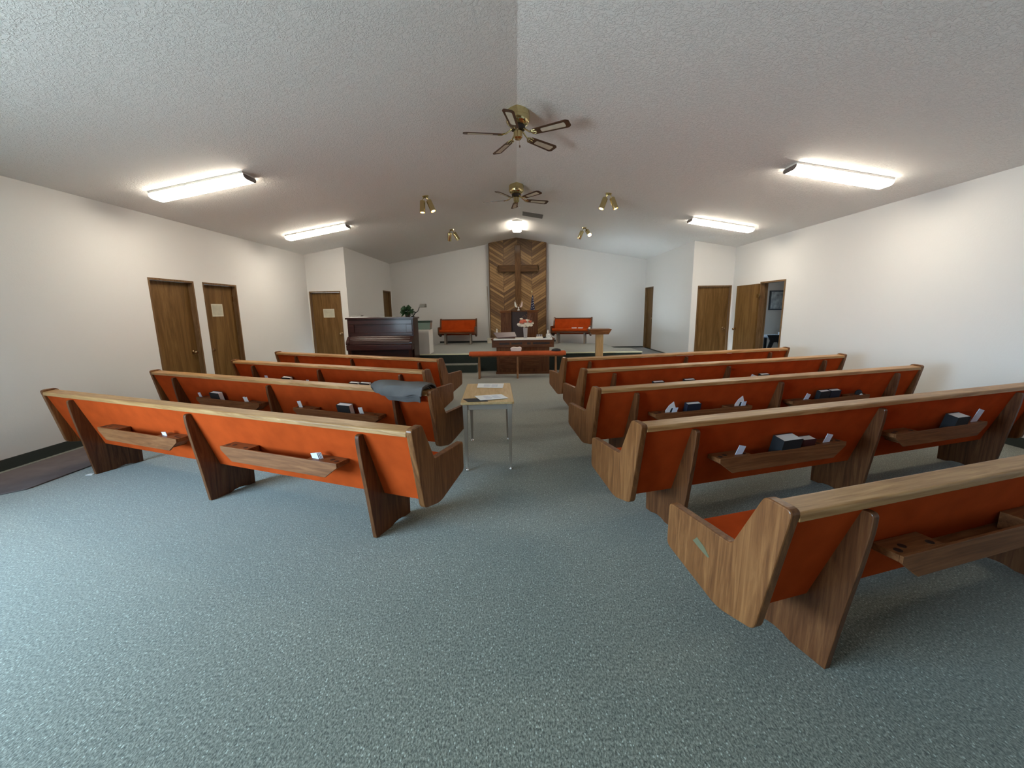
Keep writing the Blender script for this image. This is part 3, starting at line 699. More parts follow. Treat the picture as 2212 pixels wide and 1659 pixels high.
# ------------------------------------------------------------------ ceiling fans
def fan(cx, cy, ph, label):
    zt = RZ; t = thing('ceiling_fan', label, 'ceiling fan', (cx, cy, zt), 0, 'brass ceiling fans on the ridge')
    obj('motor_housing', MB().lathe([(0.001, 0.02), (0.135, 0.02), (0.14, -0.05), (0.138, -0.075), (0.142, -0.08), (0.140, -0.13), (0.118, -0.16), (0.085, -0.175), (0.001, -0.176)], seg=36), M['brass'], t, smooth=True)
    obj('vent_ring', MB().lathe([(0.001, -0.176), (0.088, -0.176), (0.082, -0.215), (0.001, -0.216)], seg=24), M['recess_dk'], t, smooth=True)
    obj('switch_housing', MB().lathe([(0.001, -0.216), (0.05, -0.217), (0.055, -0.235), (0.052, -0.30), (0.035, -0.318), (0.001, -0.322)], seg=24), M['brass'], t, smooth=True)
    for k in range(5):
        a = math.radians(ph+72*k); R = Matrix.Rotation(a, 4, 'Z'); P = Matrix.Rotation(math.radians(-13), 4, 'X')
        bl = MB().prism(fillet([(0.20, -0.05), (0.62, -0.068), (0.655, -0.045), (0.655, 0.045), (0.62, 0.068), (0.20, 0.05)], 0.012), -0.004, 0.004, 'z')
        bl.xf(P).xf(Matrix.Translation((0, 0, -0.272))).xf(R)
        b = obj('blade', bl, M['walnut'], t, bevel=0.0015)
        ins = MB().prism(fillet([(0.30, -0.030), (0.60, -0.038), (0.60, 0.038), (0.30, 0.030)], 0.02), -0.0058, 0.0058, 'z')
        ins.xf(P).xf(Matrix.Translation((0, 0, -0.272))).xf(R)
        obj('cane_insert', ins, M['rattan'], b)
        ir = MB().tube([(0.075, 0, -0.21), (0.11, 0, -0.235), (0.15, 0, -0.262), (0.19, 0, -0.268)], 0.009, 8)
        ir.tube([(0.16, 0, -0.262), (0.19, 0.03, -0.279), (0.235, 0.032, -0.281)], 0.008, 8).tube([(0.16, 0, -0.262), (0.19, -0.03, -0.266), (0.235, -0.032, -0.266)], 0.008, 8).tube([(0.17, 0, -0.265), (0.245, 0, -0.279)], 0.008, 8)
        ir.xf(R); obj('blade_iron', ir, M['brass'], t, smooth=True)
    pc = MB().tube([(0.02, 0.03, -0.31), (0.02, 0.03, -0.37)], 0.0015, 6)
    c = obj('pull_chain', pc, M['brass'], t)
    obj('pull_knob', MB().lathe([(0.001, -0.40), (0.007, -0.395), (0.008, -0.375), (0.001, -0.368)], (0.02, 0.03, 0), 10), M['walnut'], c, smooth=True)
fan(0.053, 5.36, 188, 'large near brass ceiling fan with five cane blades')
fan(0.038, 8.27, 166, 'small far brass ceiling fan nearer the stage')

# ------------------------------------------------------------------ ceiling fluorescent fixtures
def wrap_light(cx, cy, along, label, group, zoff=0.0):
    slope = 0
    if along == 'x': slope = -math.atan(SL) if cx < 0 else math.atan(SR)
    t = thing('fluorescent_light', label, 'ceiling light', (cx, cy, zc(cx)+zoff), 0, group)
    t.rotation_euler = (0, slope, 0) if along == 'x' else (0, 0, PI/2)
    L, Wd = 0.61, 0.135
    obj('housing', MB().box((-L-0.004, -0.128, -0.026), (L+0.004, 0.128, 0.0)), M['whitem'], t)
    pr = fillet([(-0.126, -0.0265), (0.126, -0.0265), (0.122, -0.062), (0.085, -0.082), (-0.085, -0.082), (-0.122, -0.062)], 0.012)
    obj('diffuser', MB().prism(pr, -L, L), M['diff'], t, smooth=True)
    for s in (-1, 1):
        inner = (cx < 0 and s > 0) or (cx > 0 and s < 0)
        obj('end_cap', MB().prism(pr, min(s*(L+0.0005), s*(L+0.012)), max(s*(L+0.0005), s*(L+0.012))), M['endcap'] if inner and along == 'x' else M['diffend'], t)
GL = 'fluorescent ceiling lights'
wrap_light(-3.95, 5.54, 'x', 'long lit fluorescent light on the left slope, nearest the camera', GL)
wrap_light(-3.93, 8.58, 'x', 'smaller lit fluorescent light on the left slope, nearer the stage', GL)
wrap_light(4.08, 5.60, 'x', 'long lit fluorescent light on the right slope, nearest the camera', GL)
wrap_light(4.08, 8.62, 'x', 'smaller lit fluorescent light on the right slope, nearer the stage', GL)
wrap_light(0.065, 11.9, 'y', 'lit fluorescent box on the ridge before the wood panel', GL, -0.02)
v = MB()
for i in range(9):
    y = 10.33+i*0.042
    v.hexa([(0.21, y, zc(0.21)-0.012), (0.66, y, zc(0.66)-0.012), (0.66, y+0.03, zc(0.66)-0.012), (0.21, y+0.03, zc(0.21)-0.012)],
           [(0.21, y, zc(0.21)), (0.66, y, zc(0.66)), (0.66, y+0.03, zc(0.66)), (0.21, y+0.03, zc(0.21))])
vt = thing('air_vent', 'grey slotted air vent on the ceiling right of the ridge', 'vent', (0, 0, 0))
obj('louvres', v, M['grille'], vt)
obj('vent_frame', MB().hexa([(0.19, 10.31, zc(0.19)-0.005), (0.68, 10.31, zc(0.68)-0.005), (0.68, 10.72, zc(0.68)-0.005), (0.19, 10.72, zc(0.19)-0.005)],
                            [(0.19, 10.31, zc(0.19)+0.002), (0.68, 10.31, zc(0.68)+0.002), (0.68, 10.72, zc(0.68)+0.002), (0.19, 10.72, zc(0.19)+0.002)]), M['grille'], vt)

# ------------------------------------------------------------------ twin brass spotlights
def twin_spot(cx, cy, dirs, label, hot=None):
    t = thing('twin_spotlight', label, 'spotlight', (cx, cy, zc(cx)), 0, 'twin brass ceiling spotlights')
    obj('canopy', MB().lathe([(0.001, 0.012), (0.06, 0.012), (0.058, -0.012), (0.03, -0.028), (0.001, -0.03)], seg=20), M['brass'], t, smooth=True)
    for i, d in enumerate(dirs):
        d = Vector(d).normalized(); o = Vector((0.05*(-1 if i == 0 else 1), 0, -0.055))
        st_ = MB().tube([(0.02*(-1 if i == 0 else 1), 0, -0.02), tuple(o), tuple(o+d*0.03)], 0.009, 8)
        obj('arm', st_, M['brass'], t, smooth=True)
        q = d.to_track_quat('Z', 'Y').to_matrix().to_4x4(); T = Matrix.Translation(o+d*0.02) @ q
        can = MB().lathe([(0.001, 0), (0.042, 0.0), (0.049, 0.012), (0.049, 0.205), (0.045, 0.205), (0.045, 0.02), (0.001, 0.019)], seg=22).xf(T)
        c = obj('lamp_can', can, M['brass'], t, smooth=True)
        bu = MB().ball((0, 0, 0.165), 0.042, 14, 8, (1, 1, 0.8)).xf(T)
        obj('bulb', bu, M['bulbhot' if hot == i else 'bulb'], c, smooth=True)
twin_spot(-1.60, 7.86, [(-0.05, -0.05, -1), (0.42, -0.1, -1)], 'twin brass spotlight on the left slope, nearer the camera')
twin_spot(1.70, 7.92, [(-0.4, -0.1, -1), (0.38, -0.1, -1)], 'twin brass spotlight on the right slope, nearer the camera')
twin_spot(-1.605, 10.96, [(-0.12, 0.5, -1), (0.55, 0.2, -0.9)], 'twin brass spotlight on the left slope, nearer the stage')
twin_spot(1.77, 10.98, [(-0.4, 0.4, -1), (0.25, -0.75, -0.7)], 'twin brass spotlight on the right slope, one bulb glaring at the hall', hot=1)

# ------------------------------------------------------------------ wood chevron panel and cross
PX0, PX1 = -0.85, 1.005
pnl = MB()
for xa, xb in ((PX0, RX), (RX, PX1)):
    pnl.hexa([(xa, 14.0, ZST), (xb, 14.0, ZST), (xb, YBK-0.001, ZST), (xa, YBK-0.001, ZST)], [(xa, 14.0, zc(xa)), (xb, 14.0, zc(xb)), (xb, YBK-0.001, zc(xb)), (xa, YBK-0.001, zc(xa))])
pn = bpy.data.objects.new('accent_panel', None); COL.objects.link(pn); tag(pn, 'tall brown chevron plank panel behind the cross', 'wall panel', kind='structure')
obj('chevron_planks', pnl, chevron_mat(PX0, (PX1-PX0)/4, 0.088), pn)
obj('edge_trim', MB().box((PX0-0.02, 13.99, ZST), (PX0-0.001, YBK, zc(PX0)-0.01)), M['jamb'], pn)
obj('edge_trim', MB().box((PX1+0.001, 13.99, ZST), (PX1+0.02, YBK, zc(PX1)-0.01)), M['dark_oak_z'], pn)
M['cross'] = wood('cross_wood', (0.06, 0.026, 0.009), (0.105, 0.05, 0.018), (0.16, 0.08, 0.03), 'z', rough=0.5, coat=0.05)
cr_ = thing('wooden_cross', 'large dark wooden cross mounted on the plank panel', 'cross', (0.085, 13.92, 0))
obj('upright', MB().box((-0.095, -0.07, 1.42), (0.095, 0.079, 3.60)), M['cross'], cr_, bevel=0.006)
ab = MB().box((-0.645, -0.071, 2.755), (-0.0955, 0.078, 2.965)).box((0.0955, -0.071, 2.755), (0.645, 0.078, 2.965))
obj('crossbeam', ab, wood('cross_beam_wood', (0.05, 0.021, 0.007), (0.085, 0.04, 0.014), (0.13, 0.065, 0.025), 'x', rough=0.5, coat=0.05), cr_, bevel=0.006)

# ------------------------------------------------------------------ stage furniture
def stage_bench(loc, rz, L, label):
    b = thing('stage_bench', label, 'bench', loc, rz, 'short orange benches on the stage')
    ep = fillet(PROF, [0.028, 0.028, 0.02, 0.05, 0.05, 0.05, 0.03])
    for a in (0, L-TH): obj('end_panel', MB().prism(ep, a, a+TH), M['dark_oak_z'], b, bevel=0.006)
    obj('top_rail', MB().prism([(0.01, 0.775), (0.01, 0.805), (0.105, 0.812), (0.115, 0.775)], TH, L-TH), M['dark_oak_x'], b, bevel=0.003)
    obj('backrest', MB().prism([(back_y(0.77), 0.774), (0.112, 0.774), (0.20, 0.45), (0.2, 0.29), (back_y(0.29), 0.29)], TH, L-TH), M['orange'], b)
    obj('seat', MB().prism(fillet([(0.2, 0.40), (0.21, 0.46), (0.58, 0.49), (0.61, 0.46), (0.60, 0.40)], 0.015), TH, L-TH), M['orange'], b, smooth=True)
    obj('seat_board', MB().prism([(0.205, 0.33), (0.205, 0.399), (0.6, 0.399), (0.6, 0.35)], TH, L-TH), M['dark_oak_x'], b)
    for d in (0.17, L-0.17-0.05):
        obj('support', MB().prism([(0.12, 0), (0.14, 0.335), (0.48, 0.345), (0.478, 0)], d, d+0.05), M['greym'], b, bevel=0.003)
stage_bench((-1.29, 13.90, ZST), PI, 1.22, 'short orange bench on the stage left of the wood panel')
stage_bench((2.47, 13.42, ZST), PI-0.30, 1.25, 'short orange bench on the stage behind the music stand')
for i, (dx_, lb) in enumerate(((0, 'left of two white books on the stage bench seat'), (0.20, 'right of two white books on the stage bench seat'))):
    a = -0.30; x = 1.86+dx_; y = 13.33-0.06*i
    pass
def seat_book(p, label):
    t = thing('white_book', label, 'book', p, -0.30, 'white books on the stage bench')
    obj('cover', MB().box((-0.07, -0.05, 0), (0.07, 0.05, 0.022)), M['pages'], t)
    obj('binding', MB().box((-0.075, -0.055, 0.0222), (0.075, 0.055, 0.026)), M['white'], t)
seat_book((1.84, 13.14, ZST+0.487), 'left of two white books on the stage bench seat')
seat_book((2.03, 13.08, ZST+0.487), 'right of two white books on the stage bench seat')

# communion table
ct = thing('communion_table', 'dark wooden communion table in front of the stage', 'table', (0.16, 9.83, 0))
obj('table_top', MB().box((-0.76, 0.0, 0.82), (0.76, 0.56, 0.85)), M['dark_oak_x'], ct, bevel=0.005)
obj('apron', MB().box((-0.74, 0.01, 0.645), (0.74, 0.55, 0.8195)), M['dark_oak_x'], ct, bevel=0.004)
obj('body', MB().box((-0.635, 0.04, 0.05), (0.635, 0.50, 0.6445)), M['dark_oak_z'], ct, bevel=0.003)
obj('plinth', MB().box((-0.655, 0.02, 0), (0.655, 0.52, 0.0495)), M['dark_oak_x'], ct, bevel=0.004)
for xx in (-0.36, 0.20):
    obj('recessed_panel', MB().box((xx-0.19, 0.036, 0.12), (xx+0.19, 0.0398, 0.56)), M['dark_oak_x'], ct)
rr = random.Random(3)
for (u0, u1) in ((-0.56, -0.33), (-0.27, -0.03), (0.10, 0.17), (0.24, 0.62)):
    pts = []; u = u0; top = []; bot = []
    while u < u1:
        w_ = rr.uniform(0.014, 0.026); t = rr.uniform(0.758, 0.768)
        top += [(u, t), (u+w_, t), (u+w_+0.001, 0.748), (u+w_+0.006, 0.748)]; bot += [(u, 0.714), (u+w_+0.006, 0.714)]; u += w_+0.007
    obj('carved_word', MB().prism(bot[:1]+bot[-1:]+top[::-1], 0.0085, 0.0099, 'y'), M['recess_dk'], ct)
rn = thing('table_runner', 'white cloth runner along the communion table top', 'cloth', (0.16, 9.83, 0.8505))
pts_ = [(-0.70, -0.006), (0.70, -0.006), (0.72, 0.40), (-0.68, 0.42)]
obj('cloth', MB().prism(pts_, 0, 0.004, 'z').hexa([(-0.70, -0.010, -0.030), (0.70, -0.010, -0.030), (0.70, -0.005, -0.030), (-0.70, -0.005, -0.030)], [(-0.70, -0.010, 0.004), (0.70, -0.010, 0.004), (0.70, -0.005, 0.004), (-0.70, -0.005, 0.004)]), M['lace'], rn)
# sloped bible stand
bs = thing('bible_stand', 'sloped purple brown book stand on the left of the communion table', 'book stand', (-0.26, 9.97, 0.8552), 0)
obj('sloped_top', MB().hexa([(-0.19, -0.11, 0.012), (0.27, -0.11, 0.035), (0.23, 0.16, 0.125), (-0.29, 0.16, 0.115)], [(-0.19, -0.11, 0.03), (0.27, -0.11, 0.053), (0.23, 0.16, 0.143), (-0.29, 0.16, 0.133)]), M['stand'], bs, bevel=0.002)
obj('stand_base', MB().hexa([(-0.16, -0.09, 0), (0.24, -0.09, 0), (0.20, 0.14, 0), (-0.24, 0.14, 0)], [(-0.16, -0.09, 0.011), (0.24, -0.09, 0.032), (0.20, 0.14, 0.112), (-0.24, 0.14, 0.104)]), M['dark_oak_x'], bs)
fg = thing('angel_figurine', 'small cream figurine behind the sloped book stand', 'figurine', (-0.47, 10.22, 0.8505))
obj('figure', MB().lathe([(0.001, 0), (0.035, 0), (0.028, 0.06), (0.02, 0.13), (0.024, 0.16), (0.012, 0.185), (0.018, 0.205), (0.010, 0.225), (0.001, 0.23)], seg=12), M['petalw'], fg, smooth=True)
# vase with flowers
vs_ = thing('flower_vase', 'grey fluted vase of cream and coral flowers on the communion table', 'vase', (0.226, 9.98, 0.8553))
obj('vase_body', MB().lathe([(0.001, 0), (0.038, 0), (0.040, 0.02), (0.060, 0.25), (0.055, 0.25), (0.035, 0.02), (0.001, 0.018)], seg=12), M['vase'], vs_)
rr = random.Random(5)
def petals(cx, cy, cz, r, n=5):
    mb = MB()
    for i in range(n):
        a = 2*PI*i/n+rr.random(); mb.ball((cx+r*0.5*math.cos(a), cy+r*0.5*math.sin(a)*0.8, cz+r*0.25*math.sin(a*2)), r*0.62, 8, 5, (1, 1, 0.8))
    mb.ball((cx, cy, cz+r*0.2), r*0.5, 8, 5); return mb
for (cx, cy, cz, r) in ((-0.105, -0.03, 0.265, 0.055), (-0.045, -0.05, 0.25, 0.055), (0.02, -0.05, 0.262, 0.058), (0.085, -0.03, 0.262, 0.055), (-0.06, 0.0, 0.30, 0.045), (0.045, 0.0, 0.29, 0.045), (0.135, 0.01, 0.30, 0.035), (-0.08, 0.02, 0.385, 0.03)):
    obj('cream_flower', petals(cx*1.2, cy*1.2, cz*1.1+0.03, r*1.25), M['petalw'], vs_, smooth=True)
for (cx, cy, cz, r) in ((-0.075, -0.04, 0.335, 0.048), (-0.02, -0.02, 0.35, 0.045), (0.10, -0.01, 0.34, 0.035)):
    obj('coral_flower', petals(cx*1.1, cy*1.6-0.02, cz*1.1+0.02, r*1.25), M['petalo'], vs_, smooth=True)
for (cx, cy, cz, r) in ((0.02, -0.01, 0.365, 0.036), (0.06, 0.0, 0.355, 0.034)):
    obj('cream_flower', petals(cx*1.1, cy*1.6-0.02, cz*1.1+0.02, r*1.2), M['petalw'], vs_, smooth=True)
sg = MB()
for i in range(34):
    a = rr.uniform(-1, 1); x1 = 0.04+a*0.13; z1 = rr.uniform(0.40, 0.60)-abs(a)*0.05
    sg.tube([(0, 0, 0.2), (x1*0.6, rr.uniform(-.02, .03), z1*0.72), (x1, rr.uniform(-.03, .04), z1)], [0.002, 0.002, 0.001], 5)
    sg.ball((x1, 0, z1), 0.011, 6, 4, (1.5, 1, 0.8))
obj('dried_sprigs', sg, M['dried'], vs_)
# right-hand clutter
tr = thing('candle_tray', 'small cream tray of glass cups right of the vase', 'tray', (0.56, 9.92, 0.8553))
obj('tray_base', MB().box((-0.075, -0.04, 0), (0.075, 0.05, 0.035)), M['petalw'], tr, bevel=0.006)
for i in range(3): obj('glass_cup', MB().lathe([(0.001, 0), (0.018, 0), (0.022, 0.05), (0.019, 0.05), (0.016, 0.004), (0.001, 0.003)], (-0.05+0.05*i, 0.0, 0.0355), 12), M['vase'], tr)
rb = thing('ribbon_gift', 'small white box tied with crossed dark ribbon', 'gift box', (0.775, 9.93, 0.8553))
obj('box', MB().box((-0.055, -0.045, 0), (0.055, 0.045, 0.10)), M['lace'], rb, bevel=0.012)
obj('ribbon', MB().tube([(-0.05, -0.047, 0.01), (0.05, -0.047, 0.09)], 0.003, 5).tube([(0.05, -0.047, 0.01), (-0.05, -0.047, 0.09)], 0.003, 5), M['grille'], rb)
cd_ = thing('white_candle', 'slim white flame shaped candle behind the ribbon box', 'candle', (0.775, 10.06, 0.8505))
obj('candle', MB().lathe([(0.001, 0), (0.03, 0), (0.012, 0.03), (0.012, 0.10), (0.024, 0.13), (0.02, 0.165), (0.001, 0.205)], seg=12), M['lace'], cd_, smooth=True)
sm = thing('black_dish', 'small black dish between the cream tray and ribbon box', 'dish', (0.675, 9.90, 0.8553))
obj('dish', MB().lathe([(0.001, 0), (0.025, 0), (0.04, 0.03), (0.036, 0.03), (0.02, 0.006), (0.001, 0.005)], seg=14), M['black'], sm)
# kneeling bench
kb = thing('kneeling_bench', 'long low bench with an orange padded top before the communion table', 'bench', (0.025, 9.31, 0))
pr = fillet([(-0.12, 0.515), (-0.12, 0.575), (-0.06, 0.605), (0.08, 0.605), (0.12, 0.575), (0.12, 0.515)], 0.03)
obj('padded_top', MB().prism(pr, -1.09, 1.09), M['pad'], kb, bevel=0.02, smooth=True, seg=3)
obj('underboard', MB().box((-1.03, -0.09, 0.49), (1.03, 0.09, 0.5145)), M['oak_x'], kb)
for x in (-0.867, 0.0, 0.865):
    lg = MB().hexa([(x-0.022, -0.13, 0), (x+0.022, -0.13, 0), (x+0.022, 0.13, 0), (x-0.022, 0.13, 0)], [(x-0.018, -0.075, 0.4895), (x+0.018, -0.075, 0.4895), (x+0.018, 0.075, 0.4895), (x-0.018, 0.075, 0.4895)])
    obj('leg', lg, M['oak_leg'], kb, bevel=0.003)
tb = thing('tissue_box', 'pale pink ruffled tissue box on the orange kneeling bench', 'tissue box', (-0.005, 9.31, 0.606))
obj('cover', MB().prism(fillet([(-0.115, 0), (0.115, 0), (0.13, 0.075), (0.10, 0.10), (0.06, 0.098), (0.02, 0.088), (-0.02, 0.098), (-0.07, 0.10), (-0.13, 0.07)], 0.02), -0.06, 0.06, 'y'), M['pinkt'], tb, bevel=0.015, smooth=True)
hb = thing('black_hat', 'rounded black hat on the right end of the kneeling bench', 'hat', (0.905, 9.33, 0.606))
obj('crown', MB().lathe([(0.11, 0), (0.105, 0.02), (0.08, 0.04), (0.04, 0.05), (0.001, 0.052)], seg=20), M['black'], hb, smooth=True)

# pulpit on the stage
pu = thing('pulpit', 'wide brown wooden pulpit behind the communion table', 'pulpit', (0.095, 11.6, ZST))
for s in (-1, 1):
    obj('side_wing', MB().box((min(s*0.225, s*0.515), -0.02, 0), (max(s*0.225, s*0.515), 0.42, 1.005)), M['oak_z'] if False else M['dark_oak_z'], pu, bevel=0.004)
    obj('top_ledge', MB().box((min(s*0.22, s*0.545), -0.06, 1.045), (max(s*0.22, s*0.545), 0.45, 1.072)), M['oak_x'], pu, bevel=0.004)
    obj('ledge_molding', MB().box((min(s*0.22, s*0.53), -0.04, 1.0055), (max(s*0.22, s*0.53), 0.44, 1.0445)), M['oak_x'], pu, bevel=0.012)
obj('centre_panel', MB().box((-0.2245, 0.06, 0), (0.2245, 0.40, 1.03)), flat('purple_brown_panel', (0.045, 0.025, 0.022), 0.5), pu)
obj('reading_desk', MB().hexa([(-0.2245, 0.05, 1.0305), (0.2245, 0.05, 1.0305), (0.2245, 0.41, 1.0305), (-0.2245, 0.41, 1.0305)], [(-0.2245, 0.05, 1.065), (0.2245, 0.05, 1.065), (0.2245, 0.41, 1.04), (-0.2245, 0.41, 1.04)]), M['dark_oak_x'], pu)
fh = thing('flag_holder', 'tiny white holder with two small white and pink flags on the pulpit', 'flags', (0.08, 11.66, ZST+1.0655))
obj('holder', MB().lathe([(0.001, 0), (0.035, 0), (0.03, 0.03), (0.015, 0.05), (0.02, 0.10), (0.001, 0.10)], seg=12), M['lace'], fh, smooth=True)
for s, mt in ((-1, 'lace'), (1, 'pinkt')):
    stf = MB().tube([(0, 0, 0.06), (s*0.105, 0, 0.325)], 0.004, 6)
    o = obj('flag_staff', stf, M['knobm'], fh)
    fl = MB().prism([(s*0.095, 0.26), (s*0.055, 0.14), (s*0.03, 0.09), (s*0.075, 0.085), (s*0.11, 0.13), (s*0.115, 0.22)], -0.012, 0.012, 'y')
    obj('flag_cloth', fl, M[mt], o, bevel=0.006)
# stars-and-stripes flag, furled on its pole
uf = thing('national_flag', 'furled navy flag with white stars on a pole behind the pulpit', 'flag', (0.51, 12.35, ZST))
obj('pole', MB().tube([(0, 0, 0.02), (-0.03, 0, 1.56)], 0.011, 8), M['pine_z'], uf)
obj('finial', MB().lathe([(0.001, 1.56), (0.012, 1.56), (0.018, 1.59), (0.008, 1.63), (0.001, 1.68)], (-0.03, 0, 0), 10), M['brass'], uf, smooth=True)
obj('base', MB().lathe([(0.001, 0), (0.12, 0), (0.11, 0.03), (0.03, 0.06), (0.001, 0.06)], seg=20), M['brass'], uf, smooth=True)
def cone_flag(z0, z1, r0, r1, n=40, seg=28):
    mb = MB(); vs = []; fs = []
    for i in range(n+1):
        z = z0+(z1-z0)*i/n; r = r0+(r1-r0)*i/n
        for j in range(seg):
            a = 2*PI*j/seg; k = 1+0.22*math.cos(5*a+z*1.5); vs.append((-0.012+r*k*math.cos(a), r*k*math.sin(a), z))
    for i in range(n):
        for j in range(seg): q = i*seg+j; p = i*seg+(j+1) % seg; fs.append((q, p, p+seg, q+seg))
    fs.append(tuple(range(seg))); fs.append(tuple(range(n*seg, (n+1)*seg))); mb.add(vs, fs); return mb
cl = obj('star_field', cone_flag(0.80, 1.50, 0.085, 0.016), M['flagblue'], uf, smooth=True)
obj('striped_cloth', cone_flag(0.35, 0.7995, 0.12, 0.086), M['flagred'], uf, smooth=True)
stars = MB()
def star(mb, x, y, z, r):
    p = []
    for k in range(10):
        rr_ = r if k % 2 == 0 else r*0.42; a = PI/2+PI*k/5; p.append((x+rr_*math.cos(a), z+rr_*math.sin(a)))
    mb.prism(p, y-0.004, y+0.002, 'y')
for i in range(9):
    z = 0.86+0.068*i; w_ = 0.085+(0.016-0.085)*(z-0.8)/0.7
    for j in ((-0.5, 0.45) if i < 7 else (0.1,)):
        star(stars, -0.012+j*w_+(0.25*w_ if i % 2 else 0), -w_*0.95-0.012, z+(0.02 if j > 0 else 0), 0.016)
obj('white_stars', stars, M['paper'], cl)
# slim pole left of the panel
sp_ = thing('standing_pole', 'slim dark pole on a block base left of the wood panel', 'pole', (-0.93, 13.82, ZST))
obj('rod', MB().tube([(0.06, 0, 0.09), (0.0, 0, 1.86)], 0.012, 8), M['greym'], sp_)
obj('block_base', MB().box((-0.03, -0.08, 0), (0.12, 0.08, 0.17)), M['rattan'], sp_, bevel=0.01)
# music stand lectern
ml = thing('lectern_stand', 'pale oak lectern on a square post right of the kneeling bench', 'lectern', (1.995, 9.93, 0))
obj('post', MB().box((-0.085, -0.06, 0.03), (0.085, 0.06, 0.985)), M['pine_z'], ml, bevel=0.004)
obj('foot_plate', MB().box((-0.2, -0.18, 0), (0.2, 0.18, 0.03)), M['pine_z'], ml, bevel=0.006)
dk = MB().hexa([(-0.21, -0.18, 0.955), (0.21, -0.18, 0.955), (0.21, 0.18, 0.955), (-0.21, 0.18, 0.955)], [(-0.27, -0.2, 1.045), (0.27, -0.2, 1.045), (0.27, 0.22, 1.085), (-0.27, 0.22, 1.085)])
dk = MB().hexa([(-0.21, 0.06, 0.95), (0.21, 0.06, 0.95), (0.27, 0.2, 1.03), (-0.27, 0.2, 1.03)], [(-0.265, -0.12, 1.045), (0.265, -0.12, 1.045), (0.27, 0.205, 1.05), (-0.27, 0.205, 1.05)])
obj('reading_top', MB().hexa([(-0.20, -0.10, 0.925), (0.20, -0.10, 0.925), (0.24, 0.2, 1.0), (-0.24, 0.2, 1.0)], [(-0.265, -0.13, 1.046), (0.265, -0.13, 1.046), (0.27, 0.21, 1.052), (-0.27, 0.21, 1.052)]), M['oak_x'], ml, bevel=0.003)
obj('glass_knob', MB().ball((-0.25, -0.05, 1.075), 0.028, 10, 7), M['lace'], ml, smooth=True)

# ------------------------------------------------------------------ piano group
pi_ = thing('upright_piano', 'dark mahogany upright piano left of the stage', 'piano', (-3.15, 9.62, 0))
HW = 0.765
obj('case', MB().box((-HW, 0.0, 0.06), (HW, 0.50, 1.36)), M['maho'], pi_, bevel=0.006)
obj('lid', MB().box((-HW-0.03, -0.045, 1.3605), (HW+0.03, 0.53, 1.40)), M['maho'], pi_, bevel=0.008)
obj('front_frame', MB().box((-HW+0.02, -0.022, 1.24), (HW-0.02, -0.0005, 1.34)).box((-HW+0.02, -0.022, 0.98), (HW-0.02, -0.0005, 1.05)).box((-HW+0.02, -0.022, 1.05), (-HW+0.16, -0.0005, 1.24)).box((HW-0.16, -0.022, 1.05), (HW-0.02, -0.0005, 1.24)), M['maho'], pi_, bevel=0.006)
obj('fallboard', MB().prism(fillet([(-0.001, 0.78), (-0.001, 0.975), (-0.03, 0.975), (-0.045, 0.945), (-0.075, 0.935), (-0.095, 0.90), (-0.125, 0.885), (-0.15, 0.78)], 0.02), -HW+0.07, HW-0.07), M['maho'], pi_, smooth=True)
obj('key_bed', MB().box((-HW+0.005, -0.19, 0.655), (HW-0.005, -0.0005, 0.7795)), M['maho'], pi_, bevel=0.012)
for s in (-1, 1):
    obj('cheek_block', MB().prism(fillet([(-0.0005, 0.7800), (-0.0005, 0.97), (-0.05, 0.96), (-0.13, 0.89), (-0.18, 0.84), (-0.18, 0.78)], 0.02), min(s*(HW-0.069), s*HW), max(s*(HW-0.069), s*HW)), M['maho'], pi_, bevel=0.004)
    obj('leg', MB().lathe([(0.03, 0.0), (0.035, 0.05), (0.028, 0.1), (0.045, 0.3), (0.04, 0.6), (0.045, 0.6595)], (s*(HW-0.06), -0.135, 0), 12), M['maho'], pi_, smooth=True)
obj('lower_panel', MB().box((-HW+0.06, -0.015, 0.12), (HW-0.06, -0.0005, 0.62)), M['maho'], pi_, bevel=0.004)
pb = thing('sheet_music', 'low pile of sheet music on the left of the piano lid', 'sheet music', (-3.62, 9.80, 1.4005))
for i in range(3): obj('booklet', MB().box((-0.28+0.03*i, -0.14, 0.008*i+0.0001*i), (0.16-0.08*i, 0.12, 0.008*i+0.0075)), M['paper'], pb)
bk = thing('closed_book', 'grey book lying at the left end of the piano lid', 'book', (-3.74, 9.86, 1.4255)); obj('cover', MB().box((-0.14, -0.08, 0), (0.10, 0.08, 0.03)), M['grille'], bk, bevel=0.004)
ps = thing('loose_sheet', 'white sheet on the middle of the piano lid', 'paper', (-3.05, 9.72, 1.4005)); obj('page', MB().box((-0.10, -0.1, 0), (0.22, 0.1, 0.004)), M['paper'], ps)
pl = thing('potted_plant', 'bushy dark green plant on the right of the piano', 'plant', (-2.56, 9.86, 1.4005))
obj('pot', MB().lathe([(0.001, 0), (0.05, 0), (0.065, 0.09), (0.06, 0.09), (0.001, 0.08)], seg=16), M['terra'], pl)
fo = MB(); rr = random.Random(11)
for i in range(110):
    a = rr.uniform(0, 2*PI); el = rr.uniform(-0.6, 1.4); l = rr.uniform(0.09, 0.175)
    d = Vector((math.cos(a)*math.cos(el), math.sin(a)*math.cos(el)*0.8, math.sin(el))); c = Vector((0, 0, 0.12))
    p1 = c+d*l; p2 = p1+Vector((math.cos(a)*0.03, math.sin(a)*0.03, -0.045)); sd = d.cross(Vector((0, 0, 1))).normalized()*0.018
    fo.add([c+d*0.03, (c+p1)/2+sd, p1+sd*0.8, p2, p1-sd*0.8, (c+p1)/2-sd], [(0, 1, 2, 3, 4, 5)])
    if i % 7 == 0: fo.tube([tuple(c), tuple(p1)], 0.003, 5)
obj('foliage', fo, M['leaf'], pl)
